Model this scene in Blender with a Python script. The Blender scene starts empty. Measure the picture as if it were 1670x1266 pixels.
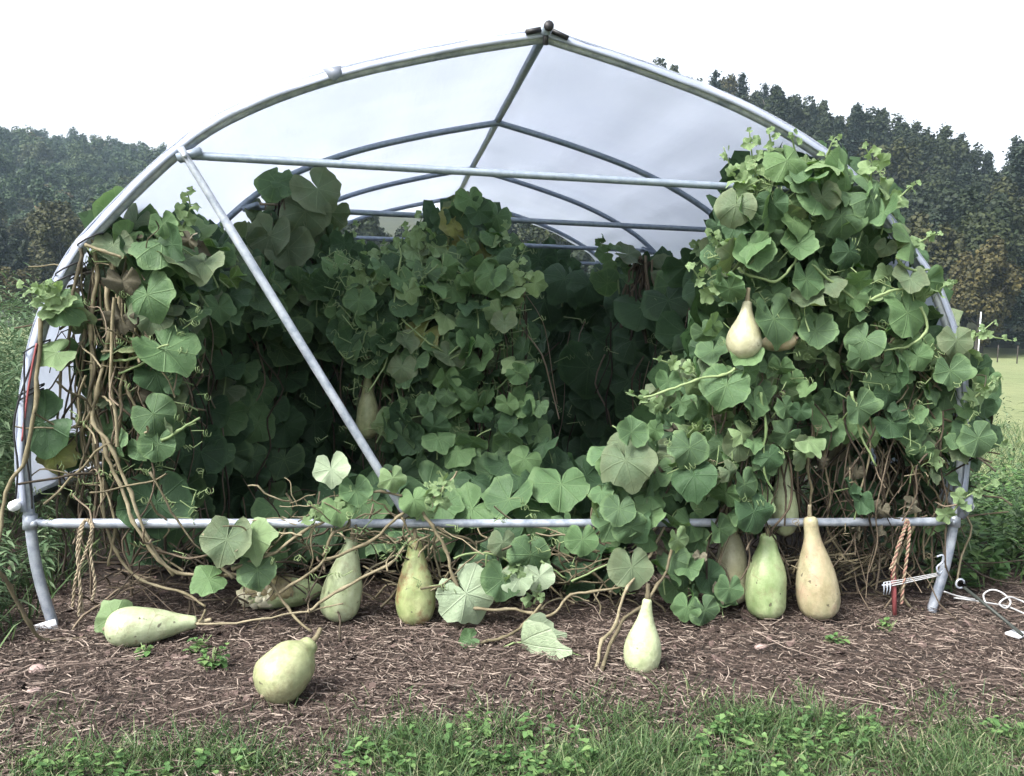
import bpy, bmesh, math, random
import numpy as np
from mathutils import Vector, Matrix, Euler, noise

random.seed(7)
RNG = np.random.default_rng(7)
SC = bpy.context.scene
COL = SC.collection
R = math.radians

# ------------------------------------------------------------------ camera
F_PX, W_PX, H_PX = 1401.6, 1670.0, 1266.0
CAM = Vector((-0.643, -3.758, 1.320))
yaw, pitch, roll = R(8.331), R(-4.045), R(1.791)
fw = Vector((math.sin(yaw)*math.cos(pitch), math.cos(yaw)*math.cos(pitch), math.sin(pitch)))
r0 = Vector((math.cos(yaw), -math.sin(yaw), 0))
u0 = r0.cross(fw)
rt = math.cos(roll)*r0 + math.sin(roll)*u0
up = -math.sin(roll)*r0 + math.cos(roll)*u0
cam = bpy.data.cameras.new('camera')
cam.sensor_width = 36.0
cam.lens = F_PX/W_PX*36.0
cam.clip_start, cam.clip_end = 0.05, 3000
camo = bpy.data.objects.new('camera', cam)
COL.objects.link(camo)
camo.matrix_world = Matrix(((rt.x, up.x, -fw.x, CAM.x), (rt.y, up.y, -fw.y, CAM.y), (rt.z, up.z, -fw.z, CAM.z), (0, 0, 0, 1)))
SC.camera = camo

# ------------------------------------------------------------------ sky, sun, exposure
SUN_EL, SUN_AZ = R(50), R(-124)          # azimuth from +Y (north) towards +X
wd = bpy.data.worlds.new('World')
SC.world = wd
wd.use_nodes = True
nt = wd.node_tree
bg = nt.nodes['Background']
sky = nt.nodes.new('ShaderNodeTexSky')
sky.sky_type = 'NISHITA'
sky.sun_disc = False
sky.sun_elevation, sky.sun_rotation = SUN_EL, SUN_AZ
sky.air_density, sky.dust_density, sky.ozone_density = 1.0, 5.0, 1.0
hs = nt.nodes.new('ShaderNodeHueSaturation')     # a thin even overcast: the blue is veiled
hs.inputs['Saturation'].default_value = 0.30
nt.links.new(sky.outputs[0], hs.inputs['Color'])
nt.links.new(hs.outputs[0], bg.inputs['Color'])
bg.inputs['Strength'].default_value = 0.098
sl = bpy.data.lights.new('sun', 'SUN')
sl.energy, sl.angle, sl.color = 1.5, R(16), (1.0, 0.97, 0.92)
so = bpy.data.objects.new('sun', sl)
COL.objects.link(so)
sd = Vector((math.sin(SUN_AZ)*math.cos(SUN_EL), math.cos(SUN_AZ)*math.cos(SUN_EL), math.sin(SUN_EL)))
so.rotation_euler = (-sd).to_track_quat('-Z', 'Y').to_euler()
SC.view_settings.view_transform = 'Standard'
SC.view_settings.look = 'None'
SC.view_settings.gamma = 1.0
SC.view_settings.use_curve_mapping = False
SC.view_settings.exposure = 2.17
SC.render.engine = 'CYCLES'
SC.cycles.max_bounces = 8
SC.cycles.transparent_max_bounces = 8
SC.cycles.volume_bounces = 1
SC.cycles.use_denoising = True

# ------------------------------------------------------------------ helpers
def ray(px, py):
    return fw + rt*((px - W_PX/2)/F_PX) + up*((H_PX/2 - py)/F_PX)

def P(px, py, Y):
    """the point of the vertical plane y = Y that is seen at a pixel of the photograph"""
    d = ray(px, py)
    return CAM + d*((Y - CAM.y)/d.y)

def G(px, py, z=0.0):
    d = ray(px, py)
    return CAM + d*((z - CAM.z)/d.z)

def ppm(p):
    """pixels of the photograph per metre at a point"""
    return F_PX/max(0.2, (Vector(p) - CAM).dot(fw))

def tag(o, label=None, cat=None, group=None, kind=None):
    if label: o['label'] = label
    if cat: o['category'] = cat
    if group: o['group'] = group
    if kind: o['kind'] = kind
    return o

def empty(name, loc, label=None, cat=None, group=None):
    o = bpy.data.objects.new(name, None)
    o.empty_display_size = 0.1
    o.location = loc
    COL.objects.link(o)
    return tag(o, label, cat, group)

class MB:
    """collects vertices and faces for one mesh"""
    def __init__(s):
        s.v, s.f, s.m, s.n = [], [], [], 0
    def add(s, v, f, mat=0):
        b = s.n
        s.v.append(np.asarray(v, float).reshape(-1, 3))
        s.n += len(s.v[-1])
        for q in f:
            s.f.append(tuple(i + b for i in q))
            s.m.append(mat)
    def tube(s, pts, rad, sides=8, mat=0, cap=True):
        pts = [Vector(p) for p in pts]
        n = len(pts)
        if not hasattr(rad, '__len__'): rad = [rad]*n
        vs = []
        ref = None
        for i, p in enumerate(pts):
            t = (pts[min(i+1, n-1)] - pts[max(i-1, 0)])
            if t.length < 1e-9: t = Vector((0, 0, 1))
            t.normalize()
            if ref is None:
                ref = Vector((0, 0, 1)) if abs(t.z) < .9 else Vector((1, 0, 0))
            a = (ref - t*ref.dot(t))
            if a.length < 1e-6: a = t.orthogonal()
            a.normalize(); ref = a
            b = t.cross(a)
            for k in range(sides):
                an = 2*math.pi*k/sides
                vs.append(p + (a*math.cos(an) + b*math.sin(an))*rad[i])
        fs = []
        for i in range(n-1):
            for k in range(sides):
                k2 = (k+1) % sides
                fs.append((i*sides+k, i*sides+k2, (i+1)*sides+k2, (i+1)*sides+k))
        if cap:
            fs.append(tuple(range(sides))[::-1]); fs.append(tuple((n-1)*sides+k for k in range(sides)))
        s.add(vs, fs, mat)
    def box(s, c, size, rot=None, mat=0):
        c = Vector(c); hx, hy, hz = [q/2 for q in size]
        vs = []
        for x in (-hx, hx):
            for y in (-hy, hy):
                for z in (-hz, hz):
                    q = Vector((x, y, z))
                    if rot is not None: q = rot @ q
                    vs.append(c + q)
        s.add(vs, [(0,1,3,2),(4,6,7,5),(0,4,5,1),(2,3,7,6),(0,2,6,4),(1,5,7,3)], mat)
    def mesh(s, name, mats, smooth=True):
        me = bpy.data.meshes.new(name)
        v = np.concatenate(s.v) if s.v else np.zeros((0, 3))
        fill(me, v, s.f)
        for m in (mats if isinstance(mats, (list, tuple)) else [mats]): me.materials.append(m)
        me.polygons.foreach_set('material_index', np.array(s.m, np.int32))
        if smooth: me.polygons.foreach_set('use_smooth', np.ones(len(s.f), bool))
        me.update()
        return me
    def build(s, name, mats, parent=None, smooth=True):
        return link(name, s.mesh(name, mats, smooth), parent)

def fill(me, v, f):
    lens = np.fromiter((len(q) for q in f), np.int32, len(f))
    idx = np.fromiter((i for q in f for i in q), np.int32, int(lens.sum()))
    me.vertices.add(len(v)); me.vertices.foreach_set('co', np.asarray(v, np.float32).ravel())
    me.loops.add(len(idx)); me.loops.foreach_set('vertex_index', idx)
    me.polygons.add(len(f))
    st = np.zeros(len(f), np.int32); st[1:] = np.cumsum(lens)[:-1]
    me.polygons.foreach_set('loop_start', st)
    me.update(calc_edges=True)
    me.validate()

def soup(name, verts, nper, faces, mats, parent=None, smooth=False, matidx=None):
    """many copies of one small face pattern: verts is (N, nper, 3)"""
    N = len(verts)
    f = np.asarray(faces)
    allf = (f[None] + (np.arange(N)*nper)[:, None, None]).reshape(-1, f.shape[1])
    me = bpy.data.meshes.new(name)
    me.vertices.add(N*nper); me.vertices.foreach_set('co', np.asarray(verts, np.float32).ravel())
    me.loops.add(allf.size); me.loops.foreach_set('vertex_index', allf.ravel().astype(np.int32))
    me.polygons.add(len(allf)); me.polygons.foreach_set('loop_start', (np.arange(len(allf))*f.shape[1]).astype(np.int32))
    for m in (mats if isinstance(mats, (list, tuple)) else [mats]): me.materials.append(m)
    if matidx is not None:
        me.polygons.foreach_set('material_index', np.repeat(np.asarray(matidx, np.int32), len(f)))
    if smooth: me.polygons.foreach_set('use_smooth', np.ones(len(allf), bool))
    me.update(calc_edges=True)
    return link(name, me, parent)

def link(name, me, parent=None):
    o = bpy.data.objects.new(name, me)
    COL.objects.link(o)
    if parent is not None:
        o.parent = parent
        o.matrix_parent_inverse = Matrix.Translation(-Vector(parent.location)) if parent.type == 'EMPTY' else Matrix()
    return o

def smooth_line(pts, k=5):
    """Catmull-Rom through points"""
    pts = [Vector(p) for p in pts]
    if len(pts) < 3: return [pts[0].lerp(pts[-1], i/k) for i in range(k+1)]
    out = []
    for i in range(len(pts)-1):
        p0, p1, p2, p3 = pts[max(i-1, 0)], pts[i], pts[i+1], pts[min(i+2, len(pts)-1)]
        for j in range(k):
            t = j/k
            out.append(0.5*((2*p1) + (p2-p0)*t + (2*p0-5*p1+4*p2-p3)*t*t + (3*p1-p0-3*p2+p3)*t**3))
    out.append(pts[-1])
    return out

def inside(poly, x, y):
    c = False
    n = len(poly)
    for i in range(n):
        x1, y1 = poly[i]; x2, y2 = poly[(i+1) % n]
        if (y1 > y) != (y2 > y) and x < (x2-x1)*(y-y1)/(y2-y1) + x1: c = not c
    return c

# ------------------------------------------------------------------ materials
def nodes(name):
    m = bpy.data.materials.new(name)
    m.use_nodes = True
    t = m.node_tree
    b = t.nodes['Principled BSDF']
    return m, t, b

def N(t, typ, **kw):
    n = t.nodes.new(typ)
    for k, v in kw.items():
        if k in n.inputs: n.inputs[k].default_value = v
        else: setattr(n, k, v)
    return n

def ramp(t, fac, stops):
    r = t.nodes.new('ShaderNodeValToRGB')
    e = r.color_ramp.elements
    while len(e) < len(stops): e.new(0.5)
    for i, (p, c) in enumerate(stops):
        e[i].position = p; e[i].color = (*c, 1)
    t.links.new(fac, r.inputs[0])
    return r.outputs[0]

def mixc(t, fac, a, b, typ='MIX'):
    n = t.nodes.new('ShaderNodeMix'); n.data_type = 'RGBA'; n.blend_type = typ
    for s, v in ((n.inputs[0], fac), (n.inputs[6], a), (n.inputs[7], b)):
        if hasattr(v, 'is_linked'): t.links.new(v, s)
        else: s.default_value = v if not isinstance(v, tuple) or len(v) == 4 else (*v, 1)
    return n.outputs[2]

def math_(t, op, a, b=0.0, c=0.0):
    n = t.nodes.new('ShaderNodeMath'); n.operation = op
    for i, v in enumerate((a, b, c)):
        if hasattr(v, 'is_linked'): t.links.new(v, n.inputs[i])
        else: n.inputs[i].default_value = v
    return n.outputs[0]

def rand_socket(t):
    oi = t.nodes.new('ShaderNodeObjectInfo'); ge = t.nodes.new('ShaderNodeNewGeometry')
    return math_(t, 'FRACT', math_(t, 'ADD', oi.outputs['Random'], ge.outputs['Random Per Island']))

def noise_(t, scale, detail=4, rough=.6, coord='Object', stretch=None):
    tc = t.nodes.new('ShaderNodeTexCoord')
    src = tc.outputs[coord]
    if stretch:
        mp = t.nodes.new('ShaderNodeMapping'); mp.inputs['Scale'].default_value = stretch
        t.links.new(src, mp.inputs[0]); src = mp.outputs[0]
    n = N(t, 'ShaderNodeTexNoise', Scale=scale, Detail=detail, Roughness=rough)
    t.links.new(src, n.inputs['Vector'])
    return n.outputs['Fac']

def bump(t, b, h, strength, dist=0.01):
    n = N(t, 'ShaderNodeBump', Strength=strength, Distance=dist)
    t.links.new(h, n.inputs['Height']); t.links.new(n.outputs[0], b.inputs['Normal'])

def leaf_material(name, stops, vein, under, trans=.22, brown=0.0, rough=.58):
    m, t, b = nodes(name)
    rnd = rand_socket(t)
    col = ramp(t, rnd, stops)
    nz = noise_(t, 6, 5, .65)
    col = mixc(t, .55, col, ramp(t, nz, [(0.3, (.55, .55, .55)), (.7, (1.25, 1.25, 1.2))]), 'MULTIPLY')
    uv = t.nodes.new('ShaderNodeUVMap')
    sp = t.nodes.new('ShaderNodeSeparateXYZ'); t.links.new(uv.outputs[0], sp.inputs[0])
    ang = math_(t, 'ARCTAN2', sp.outputs[0], sp.outputs[1])
    rho = math_(t, 'SQRT', math_(t, 'ADD', math_(t, 'MULTIPLY', sp.outputs[0], sp.outputs[0]), math_(t, 'MULTIPLY', sp.outputs[1], sp.outputs[1])))
    d = math_(t, 'MULTIPLY', rho, math_(t, 'PINGPONG', ang, R(21)))
    v1 = math_(t, 'SUBTRACT', 1.0, math_(t, 'SMOOTH_MIN', math_(t, 'DIVIDE', d, 0.016), 1.0, .2))
    # side veins branch from the main ones
    d2 = math_(t, 'PINGPONG', math_(t, 'SUBTRACT', math_(t, 'MULTIPLY', rho, 1.0), math_(t, 'MULTIPLY', d, 0.8)), 0.045)
    v2 = math_(t, 'MULTIPLY', math_(t, 'SUBTRACT', 1.0, math_(t, 'MINIMUM', math_(t, 'DIVIDE', d2, 0.008), 1.0)), .35)
    vv = math_(t, 'MAXIMUM', v1, v2)
    col = mixc(t, math_(t, 'MULTIPLY', vv, .6), col, vein)
    # the rim is a touch paler, or dry and brown
    edge = math_(t, 'SUBTRACT', rho, math_(t, 'MULTIPLY', noise_(t, 9, 3), .10))
    em = ramp(t, edge, [(.40, (0, 0, 0)), (.46, (1, 1, 1))])
    col = mixc(t, math_(t, 'MULTIPLY', em, .60), col, vein)
    if brown > 0:
        bn = ramp(t, math_(t, 'ADD', math_(t, 'MULTIPLY', rho, .9), math_(t, 'MULTIPLY', noise_(t, 5, 4), .6)), [(.55, (0, 0, 0)), (.66, (1, 1, 1))])
        col = mixc(t, math_(t, 'MULTIPLY', bn, brown), col, (.13, .09, .045))
    ge = t.nodes.new('ShaderNodeNewGeometry')
    col = mixc(t, math_(t, 'MULTIPLY', ge.outputs['Backfacing'], .55), col, under)
    t.links.new(col, b.inputs['Base Color'])
    b.inputs['Roughness'].default_value = rough
    b.inputs['Specular IOR Level'].default_value = .20
    bump(t, b, math_(t, 'ADD', math_(t, 'MULTIPLY', vv, -.8), math_(t, 'MULTIPLY', noise_(t, 22, 3), .6)), .45, .012)
    tr = t.nodes.new('ShaderNodeBsdfTranslucent')
    t.links.new(mixc(t, 1.0, col, (1.25, 1.35, .75), 'MULTIPLY'), tr.inputs[0])
    mx = t.nodes.new('ShaderNodeMixShader'); mx.inputs[0].default_value = trans
    t.links.new(b.outputs[0], mx.inputs[1]); t.links.new(tr.outputs[0], mx.inputs[2])
    t.links.new(mx.outputs[0], t.nodes['Material Output'].inputs[0])
    return m

def simple(name, stops, rough=.7, scale=8, bumps=.3, metal=0, spec=.3, stretch=None, per=0.5, dist=.006, trans=0):
    m, t, b = nodes(name)
    nz = noise_(t, scale, 5, .65, stretch=stretch)
    fac = nz
    if per > 0:
        fac = math_(t, 'ADD', math_(t, 'MULTIPLY', rand_socket(t), per), math_(t, 'MULTIPLY', nz, 1-per))
    col = ramp(t, fac, stops)
    t.links.new(col, b.inputs['Base Color'])
    b.inputs['Roughness'].default_value = rough
    b.inputs['Metallic'].default_value = metal
    b.inputs['Specular IOR Level'].default_value = spec
    if bumps: bump(t, b, nz, bumps, dist)
    if trans:
        tr = t.nodes.new('ShaderNodeBsdfTranslucent'); t.links.new(col, tr.inputs[0])
        mx = t.nodes.new('ShaderNodeMixShader'); mx.inputs[0].default_value = trans
        t.links.new(b.outputs[0], mx.inputs[1]); t.links.new(tr.outputs[0], mx.inputs[2])
        t.links.new(mx.outputs[0], t.nodes['Material Output'].inputs[0])
    return m

M = {}
M['leaf_dark'] = leaf_material('gourd_leaf_dark', [(0, (.006, .022, .008)), (.5, (.012, .038, .013)), (1, (.024, .062, .020))], (.070, .14, .055), (.05, .09, .048), trans=.15)  # deep leaf green, lowered further so interior shade is painted into the colour
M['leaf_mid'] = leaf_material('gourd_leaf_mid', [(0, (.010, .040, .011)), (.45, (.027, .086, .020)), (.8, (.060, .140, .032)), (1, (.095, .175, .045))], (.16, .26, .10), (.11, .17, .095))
M['leaf_old'] = leaf_material('gourd_leaf_old', [(0, (.042, .082, .036)), (.5, (.062, .104, .046)), (1, (.088, .128, .060))], (.19, .24, .13), (.12, .16, .10), brown=.22)
M['leaf_young'] = leaf_material('gourd_leaf_young', [(0, (.085, .17, .055)), (.5, (.12, .21, .07)), (1, (.17, .26, .10))], (.28, .37, .20), (.20, .27, .15), trans=.3)
M['leaf_yellow'] = leaf_material('gourd_leaf_yellow', [(0, (.16, .22, .05)), (.5, (.24, .27, .06)), (1, (.30, .28, .08))], (.34, .36, .15), (.22, .24, .11), trans=.3, brown=.6)
M['leaf_pale'] = leaf_material('gourd_leaf_underside', [(0, (.24, .32, .20)), (1, (.32, .39, .27))], (.36, .43, .30), (.28, .35, .24), trans=.25)
M['leaf_dry'] = simple('dry_leaf', [(0.2, (.034, .031, .020)), (.6, (.090, .082, .056)), (1, (.19, .18, .135))], .85, 14, .5)
M['stem_green'] = simple('green_stem', [(0.2, (.10, .15, .06)), (.8, (.20, .26, .12))], .6, 20, .3, stretch=(1, 1, .3))
M['stem_tan'] = simple('tan_vine_stem', [(0.3, (.055, .046, .030)), (.5, (.14, .12, .072)), (.7, (.26, .225, .15))], .75, 14, .7, per=.3)
M['stem_dry'] = simple('dry_stem', [(0.2, (.028, .022, .015)), (.55, (.075, .058, .040)), (.95, (.20, .16, .115))], .85, 20, .4, per=.7)
M['steel'] = simple('galvanised_steel', [(0.32, (.18, .21, .26)), (.5, (.30, .33, .38)), (.68, (.40, .43, .48))], .42, 18, .1, metal=.25, per=0)
M['steel_dull'] = simple('weathered_steel', [(0.3, (.17, .21, .26)), (.7, (.27, .315, .38))], .48, 30, .08, metal=.35, per=0)
M['black'] = simple('black_plastic', [(0, (.012, .012, .014)), (1, (.03, .03, .034))], .5, 20, .1, per=0)
M['dark_bar'] = simple('dark_painted_steel', [(0, (.02, .026, .022)), (1, (.045, .05, .045))], .5, 20, .1, per=0)
M['white_paint'] = simple('white_plastic', [(0.2, (.62, .64, .68)), (.8, (.80, .82, .85))], .45, 12, .15, per=0)
M['tape'] = simple('grey_tape', [(0.2, (.13, .15, .19)), (.8, (.20, .22, .27))], .35, 12, .2, per=0)
M['rope'] = simple('sisal_rope', [(0.2, (.22, .18, .12)), (.8, (.40, .34, .25))], .85, 60, .4)
M['rope_red'] = simple('red_rope_strand', [(0.2, (.20, .10, .075)), (.8, (.30, .18, .14))], .85, 60, .4)
M['cord'] = simple('white_cord', [(0.2, (.24, .245, .25)), (.8, (.40, .405, .41))], .7, 60, .3)
M['red'] = simple('faded_red_plastic', [(0.2, (.20, .05, .055)), (.8, (.30, .09, .09))], .5, 20, .1, per=0)
M['bark'] = simple('bark', [(0.2, (.030, .026, .022)), (.8, (.085, .075, .065))], .9, 6, .8, stretch=(1, 1, .25), dist=.05)
M['pebble'] = simple('pink_stone', [(0.2, (.20, .14, .13)), (.8, (.34, .26, .24))], .8, 25, .5)
M['weed'] = simple('weed_leaf', [(0.1, (.045, .10, .032)), (.5, (.085, .17, .055)), (.9, (.15, .23, .085))], .55, 3, 0, per=.8, trans=.25)
M['weed_dark'] = simple('tall_weed_leaf', [(0.1, (.045, .085, .040)), (.5, (.085, .145, .070)), (.9, (.16, .22, .125))], .6, 3, 0, per=.8, trans=.25)
M['grass'] = simple('grass_blade', [(0.05, (.024, .054, .020)), (.5, (.054, .102, .034)), (.78, (.10, .155, .060)), (.91, (.22, .22, .13)), (1, (.32, .28, .19))], .55, 2, 0, per=.8, trans=.25)
M['straw'] = simple('straw', [(0.0, (.020, .013, .011)), (.42, (.045, .032, .025)), (.74, (.125, .094, .079)), (1, (.36, .30, .25))], .8, 10, .2, per=.85)

M['chip'] = simple('bark_chip', [(0.1, (.020, .013, .011)), (.5, (.060, .042, .036)), (.85, (.14, .098, .088)), (1, (.22, .165, .15))], .9, 30, .6, per=.8)
def soil_mat():
    m, t, b = nodes('mulch_soil')
    n1 = noise_(t, 3.2, 6, .65); n2 = noise_(t, 45, 5, .75); n3 = noise_(t, 160, 3, .7)
    c = ramp(t, n1, [(.35, (.018, .012, .009)), (.55, (.042, .028, .022)), (.72, (.11, .074, .062))])
    c = mixc(t, .8, c, ramp(t, n2, [(.34, (.25, .25, .25)), (.62, (1.5, 1.45, 1.4))]), 'MULTIPLY')
    t.links.new(c, b.inputs['Base Color'])
    b.inputs['Roughness'].default_value = .95
    bump(t, b, math_(t, 'ADD', n2, math_(t, 'MULTIPLY', n3, .4)), .9, .02)
    return m
M['soil'] = soil_mat()

def ground_mat():
    m, t, b = nodes('meadow_ground')
    n1 = noise_(t, .05, 6, .6); n2 = noise_(t, .9, 6, .7); n3 = noise_(t, 9, 4, .7)
    c = ramp(t, n1, [(.35, (.115, .145, .060)), (.65, (.165, .185, .090))])
    c = mixc(t, .6, c, ramp(t, n2, [(.3, (.55, .6, .5)), (.7, (1.3, 1.25, 1.2))]), 'MULTIPLY')
    c = mixc(t, .5, c, ramp(t, n3, [(.3, (.55, .6, .5)), (.7, (1.35, 1.3, 1.2))]), 'MULTIPLY')
    t.links.new(c, b.inputs['Base Color'])
    b.inputs['Roughness'].default_value = .9
    bump(t, b, n3, .8, .06)
    return m
M['ground'] = ground_mat()
M['hill'] = simple('forest_floor', [(.3, (.016, .022, .012)), (.7, (.04, .045, .025))], .95, .3, .5, per=0)

def film_mat():
    m, t, b = nodes('greenhouse_film')
    nz = noise_(t, 1.1, 5, .6); nf = noise_(t, 5, 4, .6, stretch=(1, .15, 1))
    col = ramp(t, nz, [(.25, (.535, .57, .635)), (.75, (.585, .615, .675))])
    tr = t.nodes.new('ShaderNodeBsdfTranslucent'); col = mixc(t, .6, col, ramp(t, noise_(t, 2.3, 6, .7, stretch=(1, .25, 1)), [(.35, (.93, .935, .95)), (.6, (1, 1, 1))]), 'MULTIPLY')
    t.links.new(col, tr.inputs[0])
    b.inputs['Base Color'].default_value = (.62, .65, .72, 1)
    b.inputs['Roughness'].default_value = .32
    bump(t, b, math_(t, 'ADD', nz, math_(t, 'MULTIPLY', nf, .5)), .5, .05)
    mx = t.nodes.new('ShaderNodeMixShader'); mx.inputs[0].default_value = .70
    t.links.new(b.outputs[0], mx.inputs[1]); t.links.new(tr.outputs[0], mx.inputs[2])
    tp = t.nodes.new('ShaderNodeBsdfTransparent'); tp.inputs[0].default_value = (.95, .96, .98, 1)
    m2 = t.nodes.new('ShaderNodeMixShader'); m2.inputs[0].default_value = .06
    t.links.new(mx.outputs[0], m2.inputs[1]); t.links.new(tp.outputs[0], m2.inputs[2])
    t.links.new(m2.outputs[0], t.nodes['Material Output'].inputs[0])
    return m
M['film'] = film_mat()

def tree_mat(name, stops, trans=.15):
    m, t, b = nodes(name)
    oi = t.nodes.new('ShaderNodeObjectInfo')
    col = ramp(t, oi.outputs['Random'], stops)
    ge = t.nodes.new('ShaderNodeNewGeometry')
    col = mixc(t, .8, col, ramp(t, ge.outputs['Random Per Island'], [(0, (.45, .5, .5)), (.5, (.85, .85, .85)), (1, (1.5, 1.4, 1.2))]), 'MULTIPLY')
    nz = noise_(t, .45, 3, .6)
    col = mixc(t, .5, col, ramp(t, nz, [(.35, (.7, .75, .75)), (.65, (1.3, 1.2, 1.0))]), 'MULTIPLY')
    t.links.new(col, b.inputs['Base Color'])
    b.inputs['Roughness'].default_value = .65
    b.inputs['Specular IOR Level'].default_value = .2
    tr = t.nodes.new('ShaderNodeBsdfTranslucent'); t.links.new(col, tr.inputs[0])
    mx = t.nodes.new('ShaderNodeMixShader'); mx.inputs[0].default_value = trans
    t.links.new(b.outputs[0], mx.inputs[1]); t.links.new(tr.outputs[0], mx.inputs[2])
    t.links.new(mx.outputs[0], t.nodes['Material Output'].inputs[0])
    return m
M['oak'] = tree_mat('broadleaf_foliage', [(0, (.013, .023, .013)), (.4, (.020, .031, .015)), (.75, (.030, .040, .017)), (1, (.042, .044, .018))])
M['turning'] = tree_mat('turning_foliage', [(0, (.038, .042, .017)), (1, (.058, .052, .021))])
M['pine'] = tree_mat('pine_needles', [(0, (.014, .027, .020)), (1, (.028, .043, .030))], .05)
M['hilltree'] = tree_mat('hill_foliage', [(0, (.020, .042, .022)), (.5, (.034, .062, .030)), (.85, (.050, .076, .036)), (1, (.080, .066, .036))])

# ------------------------------------------------------------------ terrain
def azimuth_px(x, y):
    d = Vector((x - CAM.x, y - CAM.y))
    az = math.atan2(d.x, d.y) - yaw
    az = (az + math.pi) % (2*math.pi) - math.pi
    if abs(az) > 1.3: return 5000.0*(1 if az > 0 else -1)
    return W_PX/2 + F_PX*math.tan(az)

def sst(a, b, x):
    t = min(1, max(0, (x-a)/(b-a)))
    return t*t*(3-2*t)

def hill_h(x, y):
    d = math.hypot(x - CAM.x, y - CAM.y)
    px = azimuth_px(x, y)
    k = sst(380, 1000, px)
    lft = 54*sst(100, 400, d)*sst(-4000, -600, px)
    rgt = (20 + 17*sst(1680, 1050, px))*sst(78, 175, d)*sst(4500, 2400, px)
    return lft*(1-k) + rgt*k

def bed_h(x, y):
    return 0.014*noise.noise(Vector((x*1.7, y*1.7, 3))) + 0.006*noise.noise(Vector((x*7, y*7, 9)))

azs = [R(a) for a in list(np.arange(-180, -40, 8)) + list(np.arange(-40, 60, 1.5)) + list(np.arange(60, 180, 8))]
rad = [0.01] + list(np.geomspace(1.2, 900, 70))
vs, fs = [], []
for r_ in rad:
    for a in azs:
        x, y = CAM.x + r_*math.sin(a), CAM.y + r_*math.cos(a)
        vs.append((x, y, hill_h(x, y) - 0.03 if r_ > 1e9 else hill_h(x, y) - 0.03))
na = len(azs)
for i in range(len(rad)-1):
    for j in range(na):
        fs.append((i*na+j, i*na+(j+1) % na, (i+1)*na+(j+1) % na, (i+1)*na+j))
g = MB()
g.add(vs, fs)
for i in range(len(rad)-1):
    if rad[i] > 84:
        for j in range(na): g.m[i*na+j] = 1
tag(g.build('ground', [M['ground'], M['hill']]), kind='structure')

# the mulched planting bed, a sheet on the ground
nx, ny = 150, 110
X = np.linspace(-3.4, 5.2, nx); Yb = np.linspace(-2.6, 7.0, ny)
vs = [(x, y, bed_h(x, y)) for y in Yb for x in X]
fs = [(j*nx+i, j*nx+i+1, (j+1)*nx+i+1, (j+1)*nx+i) for j in range(ny-1) for i in range(nx-1)]
b_ = MB(); b_.add(vs, fs)
tag(b_.build('soil_bed', M['soil']), kind='structure')

# ------------------------------------------------------------------ trees
def crown_cards(cent, rad3, ncl, ncards, size, rng, flat=.0, dense=.75):
    """leaf clusters spread over and through the lobes of a crown"""
    out = []
    lobes = []
    for i in range(ncl):
        d = rng.normal(size=3); d /= np.linalg.norm(d)
        lobes.append((cent + d*rad3*rng.uniform(.45, .95), rng.uniform(.17, .34)))
    lobes.append((cent, .55))
    for i in range(ncards):
        c, s = lobes[rng.integers(len(lobes))]
        d = rng.normal(size=3); d /= np.linalg.norm(d)
        p = c + d*rad3*s*(rng.uniform(.55, 1.05))
        nrm = d + rng.normal(size=3)*.7 + np.array([0, 0, .5])
        out.append(card(p, nrm, size*rng.uniform(.6, 1.35), rng))
    return np.array(out)

def card(p, nrm, s, rng, aspect=1.0):
    """an uneven six-cornered tuft, bent along its middle"""
    nrm = nrm/np.linalg.norm(nrm)
    a = np.cross(nrm, rng.normal(size=3)); a /= np.linalg.norm(a)
    b = np.cross(nrm, a)
    k = rng.uniform(.55, 1.15, 6)
    q = []
    for i, an in enumerate((0, 60, 120, 180, 240, 300)):
        c, sn = math.cos(R(an)), math.sin(R(an))
        q.append(p + (a*c*aspect + b*sn)*s*.5*k[i] - nrm*s*.18*abs(sn))
    return q
CARD_F = [(0, 1, 2, 3), (0, 3, 4, 5)]

def trunk_mb(h, r, rng, limbs=5, lean=.3, top=.8):
    m = MB()
    pts = [Vector((rng.normal()*lean*t, rng.normal()*lean*t, h*top*t)) for t in np.linspace(0, 1, 7)]
    pts[0] = Vector((0, 0, -1))
    m.tube(pts, [r*(1.15-t) for t in np.linspace(0, 1, 7)], 6)
    for i in range(limbs):
        k = rng.integers(2, 6)
        a = rng.uniform(0, 6.28); L = h*rng.uniform(.15, .28)
        s = pts[k]
        m.tube([s, s + Vector((math.cos(a)*L*.5, math.sin(a)*L*.5, L*.25)), s + Vector((math.cos(a)*L, math.sin(a)*L, L*.7))], [r*.4, r*.25, r*.08], 5)
    return m

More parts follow.
